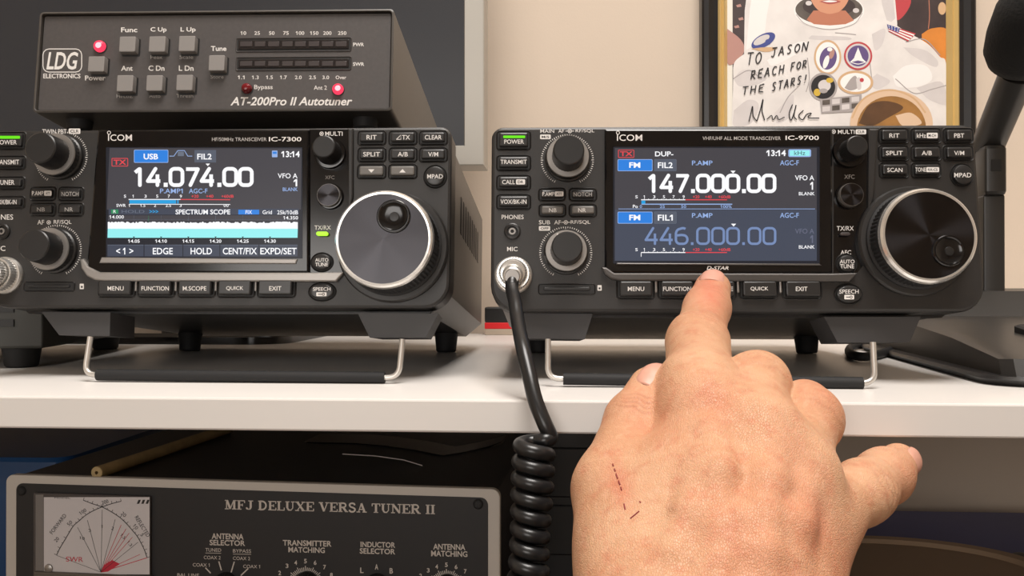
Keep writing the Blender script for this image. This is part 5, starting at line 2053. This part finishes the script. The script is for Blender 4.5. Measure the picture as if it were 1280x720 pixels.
    vid = -np.ones(nf - 1, int)
    vid[cells[:, 0], cells[:, 1], cells[:, 2]] = np.arange(len(cells))
    acc = np.zeros((len(cells), 3))
    cnt = np.zeros(len(cells))
    corners = [(a, b_, g_) for a in (0, 1) for b_ in (0, 1) for g_ in (0, 1)]
    for i in range(8):
        for j in range(i + 1, 8):
            a, b_ = np.array(corners[i]), np.array(corners[j])
            if np.abs(a - b_).sum() != 1:
                continue
            ca, cb = cells + a, cells + b_
            fa_, fb_ = FX[ca[:, 0], ca[:, 1], ca[:, 2]], FX[cb[:, 0], cb[:, 1], cb[:, 2]]
            m = (fa_ < 0) != (fb_ < 0)
            t = fa_[m] / (fa_[m] - fb_[m])
            acc[m] += a + (b_ - a) * t[:, None]
            cnt[m] += 1
    V = lo + (cells + acc / cnt[:, None]) * h
    quads = []
    for ax_ in range(3):
        e = np.zeros(3, int)
        e[ax_] = 1
        u_, v_ = np.zeros(3, int), np.zeros(3, int)
        u_[(ax_ + 1) % 3] = 1
        v_[(ax_ + 2) % 3] = 1
        sh = nf - 1 - e
        A_ = S[:nf[0] - e[0], :nf[1] - e[1], :nf[2] - e[2]]
        B_ = S[e[0]:, e[1]:, e[2]:]
        ed = np.argwhere(A_ != B_)
        ok = (ed >= 1).all(1) & (ed < nf - 2).all(1)
        ed = ed[ok]
        q = np.stack([vid[tuple((ed - u_ - v_).T)], vid[tuple((ed - v_).T)], vid[tuple(ed.T)], vid[tuple((ed - u_).T)]], 1)
        flip = ~A_[tuple(ed.T)]
        q[flip] = q[flip][:, ::-1]
        quads.append(q)
    Q = np.concatenate(quads)
    Q = Q[(Q >= 0).all(1)]

    def grad(p):
        e = .0004
        return np.stack([(sdf(p + np.eye(3)[i] * e) - sdf(p - np.eye(3)[i] * e)) / (2 * e) for i in range(3)], 1)
    for _ in range(2):
        g_ = grad(V)
        V = V - g_ * (sdf(V) / np.maximum((g_ * g_).sum(1), .05))[:, None]
    Nn = grad(V)
    Nn /= np.linalg.norm(Nn, axis=1, keepdims=True)

    # --- creases over the joints and fine relief, displaced; crease shade also goes into colour
    disp = np.zeros(len(V))
    red = np.zeros(len(V))
    crs = np.zeros(len(V))

    def creases(a, b_, centre, offs, amp, wid, radius):
        nonlocal disp
        ax_ = (b_ - a) / np.linalg.norm(b_ - a)
        r = V - centre
        s = r @ ax_
        near = np.exp(-(np.linalg.norm(r, axis=1) / radius) ** 4)
        side = np.cross(ax_, CF)
        side /= np.linalg.norm(side)
        x_ = r @ side
        back = np.clip(-(Nn @ CF) * 1.5, 0, 1)
        for o_, k_ in offs:
            ss = s - o_ - k_ * x_ ** 2 * 30 - .0006 * np.sin(x_ * 900 + o_ * 5000)
            cz = np.exp(-(ss / wid) ** 2) * near * back
            disp -= 1.5 * amp * cz
            crs[:] = np.maximum(crs, cz * (amp / .0003))

    creases(idx[0][0], idx[2][0], idx[1][0], [(-.0062, .6), (-.0035, .3), (-.0008, .1), (.0018, -.2), (.0045, -.5), (.0075, -.6)], .00034, .00062, .0145)
    creases(idx[1][0], idx[3][0], idx[2][0], [(-.0025, .4), (.0, .1), (.0026, -.3)], .00026, .0006, .0115)
    creases(pky[0][0], pky[2][0], pky[1][0], [(-.005, .5), (-.002, .2), (.001, -.1), (.004, -.4)], .00030, .0006, .0125)
    creases(pky[1][0], pky[3][0], pky[2][0], [(-.001, .3), (.0016, -.1)], .00022, .0006, .010)
    creases(thb[1][0], thb[3][0], thb[2][0], [(-.003, .4), (-.0005, .2), (.002, -.1), (.0045, -.3)], .00030, .0007, .0135)
    creases(mid[0][0], mid[1][0], mid[1][0], [(-.006, .3), (-.002, .1), (.002, -.1)], .00015, .0008, .015)
    creases(rng[0][0], rng[1][0], rng[1][0], [(-.006, .3), (-.002, .1), (.002, -.1)], .00015, .0008, .015)
    # wrist-ward folds across the back of the hand
    for k, (a, b_) in enumerate((((775, 672, .262), (905, 704, .246)), ((770, 690, .26), (890, 716, .244)), ((780, 655, .265), (860, 668, .254)))):
        a, b_ = J(*a), J(*b_)
        ba = b_ - a
        t = np.clip(((V - a) @ ba) / (ba @ ba), 0, 1)
        q_ = V - a - t[:, None] * ba
        q_ = q_ - (q_ @ CF)[:, None] * CF
        dd = np.linalg.norm(q_, axis=1)
        disp -= .00022 * np.exp(-(dd / .0008) ** 2) * np.sin(np.pi * np.clip(t, .02, .98)) * (-(Nn @ CF) > .2)
        crs[:] = np.maximum(crs, .5 * np.exp(-(dd / .0007) ** 2) * np.sin(np.pi * np.clip(t, .02, .98)))
    rs = np.random.RandomState(3)
    for k in range(26):                               # broad low lumps of flesh
        kv = rs.normal(size=3) * 170
        disp += .00007 * np.sin(V @ kv + rs.uniform(0, 6.28)) / 2.2
    V = V + Nn * disp[:, None]

    # --- pigment: redness over joints, freckles, scratches
    def blob(px, py, d, r, a):
        nonlocal red
        c_ = J(px, py, d)
        q_ = V - c_
        q_ = q_ - (q_ @ CF)[:, None] * CF * .8
        red += a * np.exp(-(np.linalg.norm(q_, axis=1) / r) ** 2)
    for q_ in ((773, 600, .27, .004, .45), (776, 622, .27, .003, .3), (880, 495, .3, .007, .55), (888, 372, .37, .009, .55), (890, 350, .38, .008, .5), (905, 640, .25, .012, .18), (968, 560, .285, .009, .28), (985, 610, .28, .007, .3), (978, 632, .27, .006, .22), (960, 520, .29, .006, .2), (944, 590, .28, .008, .18), (1000, 478, .34, .010, .5),
                (912, 475, .34, .007, .45), (1120, 590, .32, .010, .3), (1040, 690, .27, .014, .3), (775, 605, .29, .005, .3), (940, 690, .25, .016, .3), (800, 500, .32, .012, .25), (1000, 640, .27, .006, .4)):
        blob(*q_)
    dark = np.zeros(len(V))
    for px, py, r, a in ((840, 637, .0016, .5), (838, 636, .0011, .3), (918, 640, .0012, .35), (944, 667, .0015, .4), (864, 702, .0012, .5), (889, 709, .001, .4), (927, 650, .0007, .5), (1015, 655, .001, .3), (1008, 667, .0006, .6), (1000, 704, .001, .3), (945, 610, .001, .2), (930, 618, .0012, .25), (990, 610, .0018, .3), (985, 620, .0014, .3)):
        c_ = J(px, py, .27)
        dirn = (c_ - CAM) / np.linalg.norm(c_ - CAM)
        q_ = V - CAM
        q_ = q_ - (q_ @ dirn)[:, None] * dirn
        dark += .4 * a * np.exp(-(np.linalg.norm(q_, axis=1) / r) ** 2)
    facing = np.clip(-(Nn @ CF) * 4, 0, 1)
    me = bpy.data.meshes.new('hand')
    return dict(crs=np.clip(crs, 0, 1), V=V, Q=Q, N=Nn, red=np.clip(red, 0, 1), dark=np.clip(dark * facing, 0, 1), sdf=sdf, idx=idx, pky=pky, thb=thb, J=J)


H = build_hand()


def skin_material():
    m = bpy.data.materials.new('skin')
    m.use_nodes = True
    nt = m.node_tree
    bs = nt.nodes['Principled BSDF']
    N_, Lk = nt.nodes.new, nt.links.new
    tc = N_('ShaderNodeTexCoord')

    def noise(scale, detail=3.0):
        n = N_('ShaderNodeTexNoise')
        n.inputs['Scale'].default_value = scale
        n.inputs['Detail'].default_value = detail
        Lk(tc.outputs['Object'], n.inputs['Vector'])
        return n

    def mix(fac, a, c2):
        x = N_('ShaderNodeMix')
        x.data_type = 'RGBA'
        if isinstance(fac, (int, float)):
            x.inputs[0].default_value = fac
        else:
            Lk(fac, x.inputs[0])
        for sk, v in ((6, a), (7, c2)):
            if isinstance(v, tuple):
                x.inputs[sk].default_value = v
            else:
                Lk(v, x.inputs[sk])
        return x.outputs[2]

    def ramp(src, lo, hi, t0=0.0, t1=1.0):
        r = N_('ShaderNodeMapRange')
        r.inputs['From Min'].default_value, r.inputs['From Max'].default_value = lo, hi
        r.inputs['To Min'].default_value, r.inputs['To Max'].default_value = t0, t1
        Lk(src, r.inputs['Value'])
        return r.outputs[0]
    at_r = N_('ShaderNodeAttribute')
    at_r.attribute_name = 'redness'
    at_d = N_('ShaderNodeAttribute')
    at_d.attribute_name = 'freckle'
    base = mix(ramp(noise(55).outputs['Fac'], .35, .65), lin((212, 166, 131)), lin((202, 151, 116)))
    base = mix(ramp(noise(170).outputs['Fac'], .5, .7, 0, .5), base, lin((196, 124, 94)))
    base = mix(ramp(noise(430).outputs['Fac'], .5, .7, 0, .45), base, lin((220, 174, 142)))
    base = mix(ramp(at_r.outputs['Fac'], 0, 1, 0, .75), base, lin((206, 112, 88)))
    at_c = N_('ShaderNodeAttribute')
    at_c.attribute_name = 'crease'
    base = mix(ramp(at_c.outputs['Fac'], 0, 1, 0, .6), base, lin((160, 92, 68)))  # reddish crease lines, with the shade of the folds painted in
    base = mix(at_d.outputs['Fac'], base, lin((140, 78, 50)))
    Lk(base, bs.inputs['Base Color'])
    bs.inputs['Roughness'].default_value = .48
    bs.inputs['Specular IOR Level'].default_value = .4
    bs.inputs['Subsurface Weight'].default_value = .18
    bs.inputs['Subsurface Radius'].default_value = (1.0, .35, .2)
    bs.inputs['Subsurface Scale'].default_value = .004
    vo = N_('ShaderNodeTexVoronoi')
    vo.feature = 'DISTANCE_TO_EDGE'
    vo.inputs['Scale'].default_value = 1500
    wp = N_('ShaderNodeVectorMath')
    wp.operation = 'MULTIPLY'
    wp.inputs[1].default_value = (1.0, .55, .75)
    Lk(tc.outputs['Object'], wp.inputs[0])
    Lk(wp.outputs[0], vo.inputs['Vector'])
    cr = ramp(vo.outputs['Distance'], 0, .16, 0, .55)
    n2 = noise(600, 5)
    ad = N_('ShaderNodeMath')
    ad.operation = 'MULTIPLY_ADD'
    Lk(n2.outputs['Fac'], ad.inputs[0])
    ad.inputs[1].default_value = 1.2
    Lk(cr, ad.inputs[2])
    bp = N_('ShaderNodeBump')
    bp.inputs['Strength'].default_value = .6
    bp.inputs['Distance'].default_value = .0004
    Lk(ad.outputs[0], bp.inputs['Height'])
    Lk(bp.outputs[0], bs.inputs['Normal'])
    return m


skin = skin_material()
org = H['J'](912, 1300, .225)
me = bpy.data.meshes.new('hand')
me.from_pydata((H['V'] - org).tolist(), [], H['Q'].tolist())
me.materials.append(skin)
for nm, k in (('redness', 'red'), ('freckle', 'dark'), ('crease', 'crs')):
    a_ = me.attributes.new(nm, 'FLOAT', 'POINT')
    a_.data.foreach_set('value', H[k].astype(np.float32))
me.polygons.foreach_set('use_smooth', [True] * len(me.polygons))
me.update()
hand = bpy.data.objects.new('hand', me)
hand.location = tuple(org)
COL.objects.link(hand)
tag(hand, 'right hand reaching up from below, index finger pressing a button under the right screen', 'hand')


def nail(f_, normal, length, width, shift, m):
    """curved plate following the back of the fingertip"""
    (prev, rp), (tip, rt_) = f_[2], f_[3]
    rp, rt_ = rp * .001, rt_ * .001
    a = tip - prev
    ln_ = np.linalg.norm(a)
    a = a / ln_
    n_ = normal - a * (normal @ a)
    n_ /= np.linalg.norm(n_)
    s = np.cross(a, n_)
    nu, nv = 17, 15
    w = []
    for j in range(nv):
        v = -1 + 2 * j / (nv - 1)
        hw_ = width / 2 * (max(1 - (abs(v) * .97) ** (4 if v > 0 else 3), 0.02)) ** .33
        for i in range(nu):
            u = -1 + 2 * i / (nu - 1)
            y = shift + v * length / 2
            ang = u * hw_ / rt_
            # radius of the fingertip at this station, rounding off past the tip centre
            if y <= 0:
                r = rt_ + (rp - rt_) * min(-y / ln_, 1)
            else:
                r = math.sqrt(max(rt_ ** 2 - (y * .82) ** 2, (.3 * rt_) ** 2))
            lift = .00035 - .0009 * max(0, -v - .6) - .0007 * abs(u) ** 4
            w.append(tip + a * y + (n_ * math.cos(ang) + s * math.sin(ang)) * (r + lift) - org)
    fs = [(j * nu + i, j * nu + i + 1, (j + 1) * nu + i + 1, (j + 1) * nu + i) for j in range(nv - 1) for i in range(nu - 1)]
    b = MB()
    b.add(w, fs, m)
    o_ = b.build('fingernail', hand, 80, recalc=False)
    sol = o_.modifiers.new('thick', 'SOLIDIFY')
    sol.thickness = .0005
    sol.offset = 0
    return o_


nm_ = mat('fingernail', (206, 152, 132), .42, noise=.05, nscale=300)
ix, pk, tb = H['idx'], H['pky'], H['thb']
nail(ix, CU * .85 - CF * .6 - CR * .1, .0120, .0125, -.0002, nm_)
nail(tb, -CF * 1.0 + CU * .25 - CR * .25, .0150, .0150, .0015, nm_)
nail(pk, CR * .85 + CU * .35 - CF * .55, .0110, .0110, .0015, nm_)

# scratches: thin dried lines on the back of the hand
sm = mat('scab', (128, 42, 40), .6)
b = MB()
for pts in ([(766, 580), (766.6, 582.5)], [(768, 586), (769, 589)], [(770, 592), (772, 598)], [(773, 601), (775, 606)], [(776, 609), (777, 613)], [(780, 630), (781.5, 637)], [(788, 648), (793, 644), (799, 639)], [(799.5, 627), (801, 628.5)]):
    P3 = np.array([at(x, y, .25) for x, y in pts])
    dv = (P3 - CAM)
    dv /= np.linalg.norm(dv, axis=1, keepdims=True)
    q = P3.copy()
    for _ in range(60):
        q = q + dv * H['sdf'](q)[:, None] * .8
    q = q - dv * .0001
    b.tube([tuple(x_ - org) for x_ in q], .00024, sm, 6)
b.build('scratch', hand, 60)
